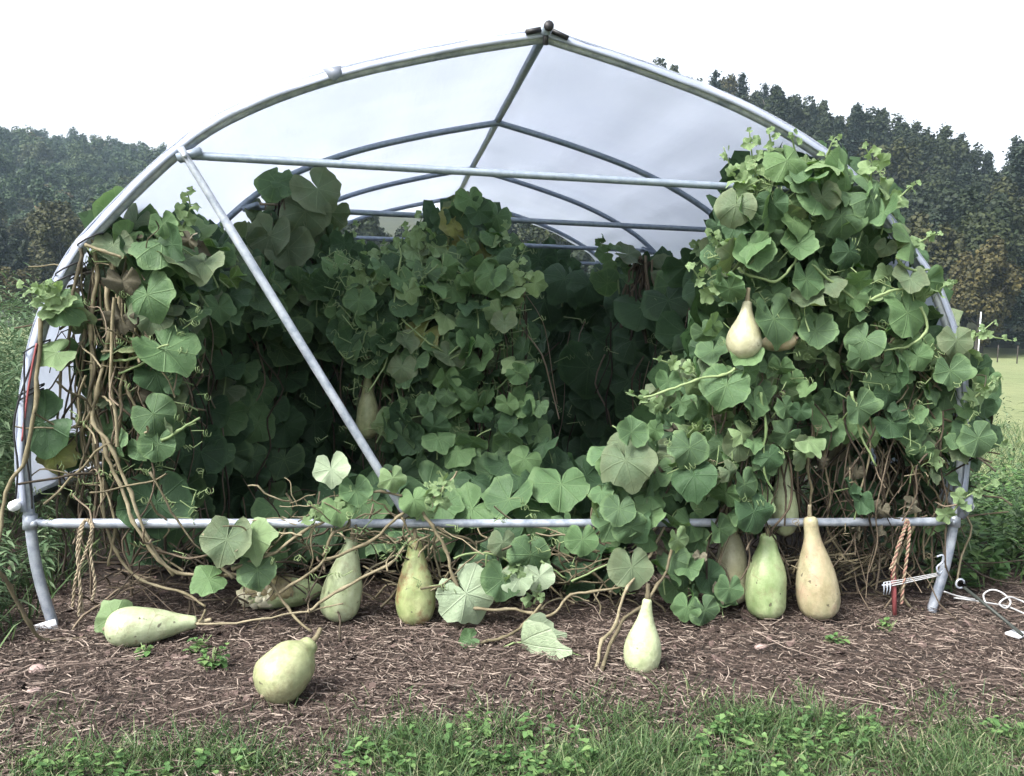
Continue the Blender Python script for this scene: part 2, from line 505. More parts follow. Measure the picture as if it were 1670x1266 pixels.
rng = np.random.default_rng(11)
KINDS = {}
for v in range(5):                                              # broadleaf trees of the near edge
    H = 15.0
    wv = rng.uniform(3.6, 4.8)
    cc = crown_cards(np.array([0, 0, H*.58]), np.array([wv, wv, H*.44]), 34, 8500, .46, rng)
    KINDS['oak%d' % v] = (cc, trunk_mb(H, .28, rng).mesh('trunk', M['bark']))
for v in range(3):                                              # pines: whorls of drooping boughs
    H = 19.0
    cs = []
    z = 2.5
    while z < H:
        f = 1 - (z/H)
        L = (.35 + 4.4*f**.8)*rng.uniform(.75, 1.2)
        for k in range(7):
            a = rng.uniform(0, 6.283)
            LL = L*rng.uniform(.6, 1.15)
            for q in np.linspace(.2, 1, max(3, int(LL*3.2))):
                for _ in range(4):
                    p = np.array([math.cos(a)*LL*q, math.sin(a)*LL*q, z + .25*LL*q - .35*LL*q*q + rng.normal()*.12]) + rng.normal(size=3)*.18*(1+q)
                    cs.append(card(p, np.array([0, 0, 1.0]) + rng.normal(size=3)*.5, rng.uniform(.3, .6), rng))
        z += rng.uniform(.45, .8)
    for _ in range(12):
        cs.append(card(np.array([0, 0, H + rng.uniform(-.6, .5)]), rng.normal(size=3), .35, rng))
    KINDS['pine%d' % v] = (np.array(cs), trunk_mb(H, .25, rng, 0, .05, 1.0).mesh('trunk', M['bark']))
for v in range(5):                                              # smaller crowns for the far slope
    H = 14.0
    wv = rng.uniform(4.2, 5.6)
    cc = crown_cards(np.array([0, 0, H*.6]), np.array([wv, wv, H*.42]), 26, 4200, .52, rng)
    KINDS['far%d' % v] = (cc, None)
CROWNS = {}
def crown_mesh(kind, mat):
    key = (kind, mat)
    if key not in CROWNS:
        tmp = soup('crown', KINDS[kind][0], 6, CARD_F, M[mat])
        CROWNS[key] = tmp.data
        bpy.data.objects.remove(tmp)
    return CROWNS[key]

def tree(name, kind, mat, d, px, scale, label, cat='tree', group=None, wide=1.0, trunk=True):
    az = math.atan((px - W_PX/2)/F_PX) + yaw
    x, y = CAM.x + d*math.sin(az), CAM.y + d*math.cos(az)
    loc = Vector((x, y, hill_h(x, y) - .1))
    rz = random.uniform(0, 6.28)
    if not trunk:
        o = bpy.data.objects.new(name, crown_mesh(kind, mat)); COL.objects.link(o)
        o.location = loc; o.rotation_euler = (0, 0, rz); o.scale = (scale*wide, scale*wide, scale)
        return tag(o, label, cat, group)
    o = empty(name, loc, label, cat, group)
    o.rotation_euler = (0, 0, rz); o.scale = (scale*wide, scale*wide, scale)
    for nm, me in (('crown', crown_mesh(kind, mat)), ('trunk', KINDS[kind][1])):
        c = bpy.data.objects.new(nm, me); COL.objects.link(c); c.parent = o
    return o

rows = [(84, 12.5), (92, 13.5), (104, 14.0), (120, 14.0), (136, 13.5), (150, 13.5), (163, 13.0), (174, 13.0), (184, 13.0)]
for i, (d, hh) in enumerate(rows):
    step = 5.0*F_PX/d
    px = 1010 + random.uniform(0, step)
    while px < 1860:
        kind = random.choice(['oak0', 'oak1', 'oak2', 'oak3', 'oak4', 'oak1', 'pine0', 'pine1', 'pine2'] if i > 1 else ['oak0', 'oak1', 'oak2', 'oak3', 'oak4', 'oak3', 'pine1'])
        sc = hh/15*random.uniform(.85, 1.2) if kind[0] == 'o' else hh/19*random.uniform(.85, 1.12)
        nm = 'pine_tree' if kind[0] == 'p' else 'broadleaf_tree'
        lab = 'dark evergreen among the dense trees of the wooded slope behind the right side' if kind[0] == 'p' else 'dark leafy tree among the dense trees of the wooded slope behind the right side'
        grp = 'evergreens of the wooded slope on the right' if kind[0] == 'p' else 'leafy trees of the wooded slope on the right'
        tree(nm, kind, 'pine' if kind[0] == 'p' else 'oak', d + random.uniform(-4, 4), px, sc, lab, 'tree', grp)
        px += step*random.uniform(.75, 1.2)
# the trees one can single out
tree('pine_tree', 'pine0', 'pine', 168, 1372, .80, 'lone spire-topped evergreen rising clear above the skyline behind the right side', 'tree', wide=.9)
tree('pine_tree', 'pine2', 'pine', 112, 1640, .90, 'tall broad evergreen at the far right end of the skyline', 'tree', wide=1.35)
tree('pine_tree', 'pine1', 'pine', 172, 1245, .78, 'slim pointed evergreen on the skyline just right of the roof arch', 'tree', wide=.8)
tree('maple_tree', 'oak2', 'turning', 80, 1590, .68, 'yellowing leafy tree at the front of the wood, right of the tunnel', 'tree', wide=1.0)
tree('maple_tree', 'oak3', 'turning', 170, 1170, 1.0, 'yellow-topped leafy tree on the skyline beside the right roof slope', 'tree', wide=.8)
for d, px in ((88, 590), (86, 690), (88, 780), (87, 880), (86, 980), (100, 640), (101, 740), (102, 840), (100, 930)):
    tree('broadleaf_tree', 'oak%d' % random.randrange(5), 'oak', d, px, random.uniform(.72, .88),
         'dark leafy tree seen through the open far end of the tunnel', 'tree', 'leafy trees beyond the far end of the tunnel')
for d, px, s in ((100, -90, .8), (104, 20, .72), (98, 95, .9), (102, 190, .95), (100, 290, .9), (106, 360, .9), (128, -30, .95), (130, 70, 1.0), (126, 160, 1.05), (132, 250, 1.0), (128, 340, 1.0), (131, 430, 1.0)):
    tree('broadleaf_tree', 'oak%d' % random.randrange(5), 'oak', d, px, s,
         'dark leafy tree at the foot of the hill behind the left side', 'tree', 'leafy trees at the foot of the hill on the left')
tree('shrub_tree', 'oak1', 'turning', 84, 25, .36, 'small olive-brown bushy tree above the tall weeds at the left edge', 'tree', wide=1.5)
n_far = 0
for i, d in enumerate(np.linspace(150, 420, 15)):
    step = 7.2*F_PX/d
    px = -170 + random.uniform(0, step)
    while px < 520:
        tree('hillside_tree', 'far%d' % random.randrange(5), 'hilltree', d + random.uniform(-8, 8), px, random.uniform(.75, 1.25),
             'leafy tree of the hazy wooded hill behind the left side', 'tree', 'trees of the hazy hill on the left', trunk=False)
        px += step*random.uniform(.75, 1.25); n_far += 1

# ------------------------------------------------------------------ the hoop house
PROF = [(2.0, 0.0), (2.061, .224), (2.092, .454), (2.108, .789), (2.054, 1.194), (1.942, 1.489), (1.816, 1.67), (1.496, 2.006), (1.244, 2.179), (.884, 2.337), (.44, 2.468), (0.0, 2.571)]
S = 1.592
TIE = 1.984
def profile(k=5, grow=0.0):
    half = smooth_line([Vector((x, 0, z)) for x, z in PROF], k)
    full = [Vector((-p.x, 0, p.z)) for p in half] + [Vector((p.x, 0, p.z)) for p in half[::-1][1:]]
    if grow:
        out = []
        for i, p in enumerate(full):
            t = (full[min(i+1, len(full)-1)] - full[max(i-1, 0)]).normalized()
            nrm = Vector((-t.z, 0, t.x))
            out.append(p + nrm*grow)
        return out
    return full
house = empty('hoop_house', (0, 0, 0), 'plastic covered hoop greenhouse tunnel with bare steel frame and open front', 'greenhouse')
for k in range(4):
    m = MB()
    pts = [p + Vector((0, S*k, 0)) for p in profile(5)]
    pts[0].z = pts[-1].z = -.25
    m.tube(pts, .0225 if k == 0 else .0195, 10)
    h = m.build('hoop', M['steel'] if k == 0 else M['steel_dull'], house)
    if k == 0: front_hoop = h
m = MB(); m.tube([(0, -.10, 2.585), (0, .2, 2.585), (0, S*3 + .12, 2.585)], .021, 10); m.build('ridge_pole', M['steel_dull'], house)
m = MB(); m.tube([(0, -.112, 2.586), (0, -.098, 2.586)], .0215, 10); m.build('end_cap', M['black'], house)
def xat(z):
    for (x1, z1), (x2, z2) in zip(PROF[:-1], PROF[1:]):
        if z1 <= z <= z2: return x1 + (x2-x1)*(z-z1)/(z2-z1)
for k in range(4):
    m = MB(); xt = xat(TIE) - .02; y = S*k
    m.tube([(-xt, y - .005, TIE), (-xt + .05, y, TIE), (xt - .05, y, TIE), (xt, y - .005, TIE)], [.019, .017, .017, .019], 8)
    tie = m.build('cross_tie', M['steel_dull'], house)
    for s in (-1, 1):
        m = MB(); m.box((s*(xt - .035), y - .012, TIE), (.10, .05, .03), Matrix.Rotation(s*.35, 3, 'Y'))
        m.build('bracket', M['steel_dull'], tie)
# front base rail, 0.45 m up, swaged at its ends
zb = .454; xb = xat(zb)
m = MB(); m.tube([(-xb + .03, -.02, zb), (-xb + .09, -.028, zb), (-xb + .12, -.03, zb), (.0, -.03, zb - .004), (xb - .12, -.03, zb), (xb - .09, -.028, zb), (xb - .03, -.02, zb)],
                 [.015, .015, .0205, .0185, .0205, .015, .015], 10)
rail = m.build('base_rail', M['steel'], house)
for s in (-1, 1):
    m = MB(); m.tube([(s*(xb-.03), -.05, zb), (s*(xb-.03), .03, zb)], .012, 8)
    m.tube([(s*xb, -.0, zb-.03), (s*xb, -.0, zb+.03)], .029, 10)
    m.build('bracket', M['steel'], rail)
# diagonal brace from the left of the front hoop down to the rail
pa, pb = P(303, 256, -.055), P(664, 842, -.062)
d = (pb-pa).normalized()
m = MB(); m.tube([pa - d*.02, pa + d*.05, pa + d*.16, pa + d*.30, pa + d*.31, pb - d*.05, pb], [.012, .016, .016, .017, .019, .019, .014], 10)
br = m.build('diagonal_brace', M['steel'], house)
m = MB(); m.box(pa - d*.01, (.028, .02, .06), Matrix.Rotation(-.5, 3, 'Y')); m.tube([pa + Vector((0, -.01, 0)), pa + Vector((0, -.028, 0))], .009, 6); m.build('bracket', M['steel'], br)
# peak bracket
m = MB()
m.box((-.055, -.035, 2.582), (.065, .035, .018), Matrix.Rotation(-.25, 3, 'Y')); m.box((.062, -.035, 2.576), (.075, .035, .015), Matrix.Rotation(.35, 3, 'Y'))
m.tube([(0, -.04, 2.53), (0, -.04, 2.60)], .012, 6)
m.build('peak_bracket', M['black'], house)
# dark side braces inside the left wall, pale one at the far right
m = MB(); m.tube([P(50, 705, .06), P(85, 770, .42), P(136, 845, .78)], .026, 8); m.build('side_brace', M['dark_bar'], house)
m = MB(); m.tube([P(55, 815, .1), P(150, 760, .95)], .016, 8); m.build('side_brace', M['dark_bar'], house)
m = MB(); m.tube([P(1003, 432, S*3), P(950, 500, S*2.6)], .017, 8); m.build('side_brace', M['steel'], house)
# foot plates
for px, py, s in ((82, 1026, -1),):
    m = MB(); q = P(px, py, -.03)
    m.box((s*2.0 + s*.02, -.03, .015), (.085, .006, .05), Matrix.Rotation(s*.3, 3, 'Y')); pass
    m.build('foot_plate', M['white_paint'], front_hoop)

# plastic cover: one sheet over all hoops down to the hips, with a slight sag between hoops
zhip = .55
pf = [p for p in profile(6, .034) if p.z > zhip]
ys = list(np.linspace(-.02, S*3 + .35, 64))
vs = []
for y in ys:
    u = (y % S)/S
    sag = math.sin(math.pi*min(1, max(0, u)))**2 if 0 <= y <= S*3 else 0
    for i, p in enumerate(pf):
        nrm = Vector((p.x, 0, max(.2, p.z - .9))).normalized()
        wr = .020*noise.noise(Vector((i*.35, y*1.3, 1))) + .006*noise.noise(Vector((i*.2, y*6, 4)))
        q = p + Vector((0, y, 0)) + nrm*(wr*min(1, abs(y)*4) - .016*sag)
        vs.append(q)
npf = len(pf)
fs = [(j*npf+i, j*npf+i+1, (j+1)*npf+i+1, (j+1)*npf+i) for j in range(len(ys)-1) for i in range(npf-1)]
m = MB(); m.add(vs, fs)
cover = m.build('plastic_cover', M['film'], house)
sol = cover.modifiers.new('thickness', 'SOLIDIFY'); sol.thickness = .0015
# the film turned down over the front hoop, held by a spring channel
def lip(r1, a0, a1, name, mat, parent, wob=.0, zmin=.45, y0=0.0, n=7, skip=None):
    m = MB(); base = profile(6)
    base = [p for p in base if p.z > zmin]
    vs = []
    for i, p in enumerate(base):
        t = (base[min(i+1, len(base)-1)] - base[max(i-1, 0)]).normalized()
        nrm = Vector((-t.z, 0, t.x))
        for k in range(n):
            a = a0 + (a1-a0)*k/(n-1)
            rr = r1 + wob*noise.noise(Vector((i*.6, k*.8, 2))) + wob*.8*noise.noise(Vector((i*.15, k*.3, 7)))
            vs.append(p + nrm*math.cos(a)*rr + Vector((0, -math.sin(a)*rr + y0, 0)))
    nb = len(base)
    m.add(vs, [(i*n+k, i*n+k+1, (i+1)*n+k+1, (i+1)*n+k) for i in range(nb-1) for k in range(n-1)])
    o = m.build(name, mat, parent)
    s = o.modifiers.new('thickness', 'SOLIDIFY'); s.thickness = .002
    return o
def lipmat():
    m, t, b = nodes('folded_film')
    nz = noise_(t, 3, 5, .6)
    t.links.new(ramp(t, nz, [(.3, (.21, .24, .32)), (.7, (.34, .37, .46))]), b.inputs['Base Color'])
    b.inputs['Roughness'].default_value = .22
    b.inputs['Specular IOR Level'].default_value = .6
    bump(t, b, nz, .3, .02)
    return m
M['lip'] = lipmat()
lip(.0345, -1.3, 1.75, 'film_flap', M['lip'], cover, .007, .5, n=9)
# rolled hem along both sides
for s in (-1, 1):
    m = MB()
    xx = xat(zhip) + .04
    pts = [Vector((s*(xx + .02*noise.noise(Vector((y*2, s, 0)))), y, zhip - .02 + .018*noise.noise(Vector((y*1.5, s, 5))))) for y in np.linspace(-.05, S*3 + .3, 40)]
    m.tube(pts, [.022 + .006*noise.noise(Vector((p.y*4, 1, 1))) for p in pts], 8)
    m.build('rolled_hem', M['white_paint'], cover)
m = MB(); q = P(1572, 826, -.05)
m.tube([q + Vector((0, 0, .055)), q + Vector((.005, -.005, .0)), q + Vector((-.012, 0, -.055))], [.036, .034, .018], 8); m.build('hem_clamp', M['tape'], cover)
# grey tape patch, and a splice on the right of the roof
m = MB()
def quadpatch(m, pts, th=.004):
    n = len(pts); vs = [Vector(p) for p in pts] + [Vector(p) + Vector((0, th, 0)) for p in pts]
    m.add(vs, [tuple(range(n)), tuple(range(n, 2*n))[::-1]] + [(i, i+n, (i+1) % n + n, (i+1) % n) for i in range(n)])
quadpatch(m, [P(526, 112, -.062), P(556, 107, -.062), P(558, 120, -.064), P(546, 134, -.064), P(536, 126, -.064)])
m.build('tape_patch', M['tape'], cover, smooth=False)
# black lacing wire round the left hoop and the hip
def on_left(z, off=0): return Vector((-xat(z) + off, 0, z))
for z in (1.62, 1.50, 1.45, 1.18, 1.0, .98):
    c = on_left(z); pts = []; m = MB()
    for k in range(9):
        a = 2*math.pi*k/8
        pts.append(c + Vector((math.cos(a)*.05, math.sin(a)*.05 - .01, .03*math.cos(a))))
    m.tube(pts, .0035, 4); m.build('lacing_wire', M['black'], house)
m = MB(); m.tube(smooth_line([on_left(1.15, -.03) + Vector((0, -.05, 0)), on_left(.95, 0) + Vector((0, -.06, 0)), on_left(.8, .02) + Vector((0, -.06, 0)), on_left(.6, .03) + Vector((0, -.05, 0)), on_left(.52, .03) + Vector((0, -.05, 0))]), .004, 5); m.build('lacing_wire', M['black'], house)
m = MB(); m.tube(smooth_line([on_left(1.2, .02) + Vector((0, -.05, 0)), on_left(.9, -.03) + Vector((0, -.06, 0)), on_left(.7, -.01) + Vector((0, -.06, 0)), on_left(.56, -.03) + Vector((0, -.05, 0))]), .004, 5)
m.build('lacing_wire', M['black'], house)
m = MB(); m.tube(smooth_line([P(60, 560, -.06), P(52, 600, -.06), P(44, 650, -.06), P(36, 720, -.06)]), .004, 5); m.build('red_wire', M['red'], house)

# ------------------------------------------------------------------ mulch, grass and weeds (nobody could count them)
EDGE0 = G(835, 1200).y
def in_bed_edge(x):
    return EDGE0 + .05*math.sin(x*2.1 + 1) + .10*noise.noise(Vector((x*1.4, 0, 5)))

def sticks(name, n, xr, yr, lr, wr, mat, seed, lift=.02, cond=None, tilt=.12):
    rg = np.random.default_rng(seed)
    out = []
    for i in range(n):
        x, y = rg.uniform(*xr), rg.uniform(*yr)
        if cond and not cond(x, y, rg): continue
        L = lr[0] + (lr[1]-lr[0])*rg.random()**2.2; w = rg.uniform(*wr)
        a = rg.uniform(0, math.pi*2); ti = rg.normal()*tilt
        d = np.array([math.cos(a)*math.cos(ti), math.sin(a)*math.cos(ti), math.sin(ti)])
        s = np.array([-math.sin(a), math.cos(a), 0])*w
        c = np.array([x, y, bed_h(x, y) + abs(math.sin(ti))*L*.4 + rg.random()**2*lift + .003])
        bend = s/w*rg.normal()*L*.06
        h = np.array([0, 0, w*.9])
        out.append([c - d*L/2 - s, c - d*L/2 + s, c - d*L/2 + h, c + bend - s, c + bend + s, c + bend + h, c + d*L/2 - s*.6, c + d*L/2 + s*.6, c + d*L/2 + h*.6])
    return soup(name, np.array(out), 9, [(0, 3, 5, 2), (4, 1, 2, 5), (3, 6, 8, 5), (7, 4, 5, 8)], mat)
def dens(x, y, rg):
    return rg.random() < .45 + .75*(noise.noise(Vector((x*1.1, y*1.1, 2))) + .25) or rg.random() < .25
tag(sticks('straw_mulch', 150000, (-2.9, 3.6), (-1.75, .6), (.010, .070), (.0010, .0027), M['straw'], 1, cond=dens), 'shredded straw and bark mulch covering the bed in front of the tunnel', 'mulch', kind='stuff')
tag(sticks('long_straw', 2200, (-2.8, 3.6), (-1.7, .6), (.08, .36), (.0013, .0026), M['straw'], 2, lift=.03, cond=lambda x, y, rg: rg.random() < (.9 if x > .2 else .35), tilt=.05), 'longer pale straw stalks strewn over the mulch bed', 'straw', kind='stuff')

def chips(name, n, xr, yr, sr, mat, seed):
    rg = np.random.default_rng(seed); out = []
    for i in range(n):
        x, y = rg.uniform(*xr), rg.uniform(*yr)
        if noise.noise(Vector((x*1.6, y*1.6, 12))) < rg.uniform(-.5, .45): continue
        s = sr[0] + (sr[1]-sr[0])*rg.random()**2.5
        nr = np.array([rg.normal()*.35, rg.normal()*.35, 1.0])
        out.append(card(np.array([x, y, bed_h(x, y) + s*.22 + .003]), nr, s, rg, rg.uniform(1.0, 2.2)))
    return soup(name, np.array(out), 6, CARD_F, mat)
tag(chips('bark_chips', 9000, (-2.9, 3.6), (-1.75, .9), (.006, .045), M['chip'], 61), 'dark bark chips and clods of reddish soil in the mulch bed', 'bark chips', kind='stuff')
def blades(name, pts, hr, wr, mat, seed, lean=.5, droop=.5):
    rg = np.random.default_rng(seed)
    out = []
    for (x, y, z, hs) in pts:
        h = rg.uniform(*hr)*hs; w = rg.uniform(*wr)
        a = rg.uniform(0, 6.283); b = rg.uniform(0, 6.283)
        l = abs(rg.normal())*lean
        d = np.array([math.cos(a)*l, math.sin(a)*l, 1.0]); d /= np.linalg.norm(d)
        s = np.array([math.cos(b), math.sin(b), 0])*w
        o = np.array([x, y, z])
        dd = np.array([math.cos(a), math.sin(a), 0])*h*droop*rg.random()
        p1 = o + d*h*.45 + dd*.15; p2 = o + d*h*.8 + dd*.55; p3 = o + d*h*.98 + dd*1.05 - np.array([0, 0, droop*h*.25*rg.random()])
        out.append([o - s*.8, o + s*.8, p1 - s, p1 + s, p2 - s*.7, p2 + s*.7, p3 - s*.1, p3 + s*.1])
    return soup(name, np.array(out), 8, [(0, 1, 3, 2), (2, 3, 5, 4), (4, 5, 7, 6)], mat, smooth=True)
rg = np.random.default_rng(5)
pts = []
while len(pts) < 78000:                                         # the grass verge in front of the bed
    x = rg.uniform(-2.6, 2.6); y = rg.uniform(-2.4, -.75)
    e = in_bed_edge(x)
    if y > e and rg.random() > math.exp(-(y-e)/.10)*.45: continue
    cl = noise.noise(Vector((x*3.2, y*3.2, 1)))
    if rg.random() > max(.22, .6 + 1.0*cl): continue
    pts.append((x, y, -.005, .7 + .6*cl + .3*rg.random()))
tag(blades('grass', pts, (.035, .105), (.0010, .0024), M['grass'], 6, .65, .8), 'uneven grass verge in front of the mulch bed', 'grass', kind='stuff')
pts = []
while len(pts) < 30000:                                         # rough grass beside and behind the tunnel
    s = rg.random()
    if s < .5: x, y = rg.uniform(2.2, 9), rg.uniform(.05, 14)
    else: x, y = rg.uniform(-7, -2.1), rg.uniform(-.4, 8)
    if x > 0 and y < .25 + .3*noise.noise(Vector((x*2, 0, 2))): continue
    pts.append((x, y, -.02, 1))
tag(blades('rough_grass', pts, (.08, .26), (.002, .005), M['grass'], 8, .5, .6), 'rough grass growing along both sides of the tunnel', 'grass', kind='stuff')

def leafy(name, stems, lr, wr, mat, seed, npl=14, along=.25, smooth=False):
    """small pointed leaves along upright stems; stems: (x, y, height)"""
    rg = np.random.default_rng(seed)
    out = []; tubes = MB()
    for (x, y, h, z0) in stems:
        ln = rg.normal(size=2)*.12*h
        for k in range(npl):
            t = along + (1-along)*(k + rg.random())/npl
            o = np.array([x + ln[0]*t*t, y + ln[1]*t*t, z0 + h*t])
            a = rg.uniform(0, 6.283); L = rg.uniform(*lr)*(1.15-.5*t); w = rg.uniform(*wr)*(1.15-.5*t)
            e = rg.normal()*.35 + .15
            d = np.array([math.cos(a)*math.cos(e), math.sin(a)*math.cos(e), math.sin(e)])
            s = np.cross(d, [0, 0, 1]); s /= np.linalg.norm(s)
            dn = np.array([0, 0, -.22*L])
            out.append([o, o + d*L*.35 + s*w, o + d*L*.35 - s*w, o + d*L*.42 + dn*.1 - np.array([0, 0, w*.3]), o + d*L*.75 + dn*.6 + s*w*.6, o + d*L*.75 + dn*.6 - s*w*.6, o + d*L + dn*1.3, o + d*L + dn*1.3])
    return soup(name, np.array(out), 8, [(0, 2, 3, 1), (1, 3, 7, 4), (3, 2, 5, 6)], mat, smooth=smooth)
st = []
for i in range(2400):                                           # tall weeds standing left of the tunnel
    x = rg.uniform(-6.5, -2.18); y = rg.uniform(-.3, 6.5)
    st.append((x, y, rg.uniform(1.0, 1.62) if y > .7 + .3*math.sin(x*5) else rg.uniform(.15, .45), 0))
tag(leafy('tall_weeds', st, (.06, .15), (.006, .014), M['weed_dark'], 3, 30), 'bank of tall narrow-leaved weeds along the left side of the tunnel', 'weeds', kind='stuff')
st = []
for i in range(900):                                            # leafy weeds at the right foot of the frame
    x = rg.uniform(2.15, 5.0); y = rg.uniform(.12, 3.0)
    if y < .35 + .25*noise.noise(Vector((x*2.3, 1, 1))): continue
    st.append((x, y, rg.uniform(.12, .42), 0))
tag(leafy('low_weeds', st, (.05, .11), (.016, .034), M['weed'], 4, 11, .1), 'low broad-leaved weeds growing beside the right foot of the tunnel', 'weeds', kind='stuff')
st = []
for i in range(1500):
    x, y = rg.uniform(-2.7, 2.6), rg.uniform(-2.3, -1.0)
    cl = noise.noise(Vector((x*1.3, y*1.3, 8)))
    if cl < -.02 and not (x < -1.0 and y < -1.2): continue
    if y > in_bed_edge(x) - .02: continue
    st.append((x, y, rg.uniform(.03, .09), 0))
tag(leafy('clover', st, (.02, .045), (.010, .02), M['weed'], 9, 7, .3), 'patches of clover and broad-leaved weeds in the grass verge', 'clover', kind='stuff')
st = []
for i in range(260):                                            # scrub beside the right wall, feathery
    x, y = rg.uniform(2.25, 3.6), rg.uniform(.3, 3.5)
    st.append((x, y, rg.uniform(.5, 1.05), 0))
tag(leafy('scrub', st, (.04, .10), (.003, .008), M['weed_dark'], 14, 34), 'feathery scrub standing behind the right wall of the tunnel', 'scrub', kind='stuff')

# ------------------------------------------------------------------ gourd leaves
def leaf_mesh(name, seed, mats, lobed=.05, cup=.10, fold=.10, droop=.22, ripple=.03, petiole=True, seg=40, vary=True):
    rg = random.Random(seed)
    ph = [rg.uniform(0, 6.28) for _ in range(4)]
    asym = rg.uniform(-.12, .12)
    dr = droop*rg.uniform(.4, 2.4); cp = cup*rg.choice((rg.uniform(-1.9, -.4), rg.uniform(.3, 1.9))); fo = fold*rg.uniform(.2, 3.2); side = rg.uniform(-.9, .9)
    if not vary: dr, cp, fo, side = droop, cup, fold*rg.uniform(.7, 1.2), rg.uniform(-.5, .5)
    def outline(th):
        a = abs(th)/math.pi
        r = .50 + .05*math.sin(a*math.pi)**2
        r += lobed*math.cos(5*th) + lobed*.4*math.cos(9*th + ph[0])
        r += .025*math.exp(-(th/.3)**2)
        r *= 1 + asym*math.sin(th)
        if a > .86: r *= max(.12, 1 - ((a-.86)/.14)**2.2*.88)
        r += (.012*math.sin(13*th + ph[1]) + .010*math.sin(29*th + ph[2]))*(1 if a < .9 else 0)
        return r
    vs = [(0, 0, 0)]; uv = [(0, 0)]
    fr = (.45, .78, 1.0)
    for q in fr:
        for i in range(seg):
            th = -math.pi + 2*math.pi*(i + .5)/seg
            rr = outline(th)*q
            x, y = rr*math.sin(th), rr*math.cos(th)
            z = cp*(rr/.5)**2*.5 + fo*(math.sqrt(x*x + .006) - .077)*.9 + side*x*abs(x) - dr*max(0, y)**2*2.2
            z += ripple*q*q*(math.sin(4*th + ph[2]) + .6*math.sin(7*th + ph[3]))
            vs.append((x, y, z)); uv.append((x, y))
    fs = []
    for i in range(seg - 1):                                    # the notch between first and last point stays open
        fs.append((0, 1+i+1, 1+i))
        for k in range(len(fr)-1):
            a = 1 + k*seg; b = a + seg
            fs.append((a+i, a+i+1, b+i+1, b+i))
    fs = [f[::-1] for f in fs]
    m = MB(); m.add(vs, fs)
    nleaf = len(vs)
    if petiole:
        k = rg.uniform(-.25, .25)
        m.tube([Vector((0, 0, 0)), Vector((k*.2, -.02, -.14)), Vector((k*.7, .06, -.40)), Vector((k*1.3, .22, -.68))], [.017, .020, .022, .026], 5, mat=1, cap=False)
    me = m.mesh(name, mats)
    # faces wind so that +Z is the upper side
    uvl = me.uv_layers.new(name='UVMap')
    li = np.zeros(len(me.loops), np.int32); me.loops.foreach_get('vertex_index', li)
    uva = np.array(uv + [(.3, .3)]*(len(me.vertices)-nleaf), np.float32)
    uvl.data.foreach_set('uv', uva[li].ravel())
    return me
LEAF = {}
for mt in ('leaf_dark', 'leaf_mid', 'leaf_old', 'leaf_young', 'leaf_yellow', 'leaf_pale'):
    yng = mt in ('leaf_young', 'leaf_yellow')
    LEAF[mt] = [leaf_mesh('leaf', 100 + i, [M[mt], M['stem_green']], lobed=.06 if yng else (.012, .022, .034)[i % 3], cup=.20, ripple=.065 if yng else .055) for i in range(14)]
LEAF['leaf_dry'] = [leaf_mesh('leaf', 300 + i, [M['leaf_dry'], M['stem_dry']], lobed=.035, cup=-.5, fold=1.5, droop=.5, ripple=.16, vary=False) for i in range(5)]
# a folded, wilted leaf
LEAF['folded'] = [leaf_mesh('leaf', 330 + i, [M['leaf_pale'], M['stem_green']], lobed=.05, cup=.1, fold=1.7, droop=.15, ripple=.04, vary=False) for i in range(3)]
PLAIN = []
for i in range(4):
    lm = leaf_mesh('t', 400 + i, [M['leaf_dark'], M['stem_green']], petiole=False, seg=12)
    co = np.zeros(len(lm.vertices)*3, np.float32); lm.vertices.foreach_get('co', co)
    PLAIN.append((co.reshape(-1, 3).astype(float), [tuple(p.vertices) for p in lm.polygons]))

def basis(nrm, tip, s):
    n = Vector(nrm).normalized(); t = Vector(tip); t = t - n*t.dot(n)
    if t.length < 1e-5: t = n.orthogonal()
    t.normalize(); x = t.cross(n)
    return Matrix(((x.x*s, t.x*s, n.x*s, 0), (x.y*s, t.y*s, n.y*s, 0), (x.z*s, t.z*s, n.z*s, 0), (0, 0, 0, 1)))

def put_leaf(parent, p, nrm, tip, size, mat, var=None, label=None):
    me = LEAF[mt_(mat)][random.randrange(len(LEAF[mt_(mat)])) if var is None else var % len(LEAF[mt_(mat)])]
    o = bpy.data.objects.new('leaf', me)
    COL.objects.link(o)
    o.parent = parent
    o.matrix_local = Matrix.Translation(Vector(p) - parent.location) @ basis(nrm, tip, size)
    if label: o['label'] = label
    return o
def mt_(m): return m

def pick(mix):
    r_ = random.random()*sum(w for _, w in mix)
    for k, w in mix:
        r_ -= w
        if r_ <= 0: return k
    return mix[0][0]

def scatter(poly, n, gap):
    """n points in a polygon of the picture plane with a minimum gap, thrown as darts"""
    xs = [p[0] for p in poly]; ys_ = [p[1] for p in poly]
    out = []; tries = 0
    while len(out) < n and tries < n*60:
        tries += 1
        x, y = random.uniform(min(xs), max(xs)), random.uniform(min(ys_), max(ys_))
        if not inside(poly, x, y): continue
        if any((x-a)**2 + (y-b)**2 < gap*gap for a, b in out[-400:]): continue
        out.append((x, y))
    return out

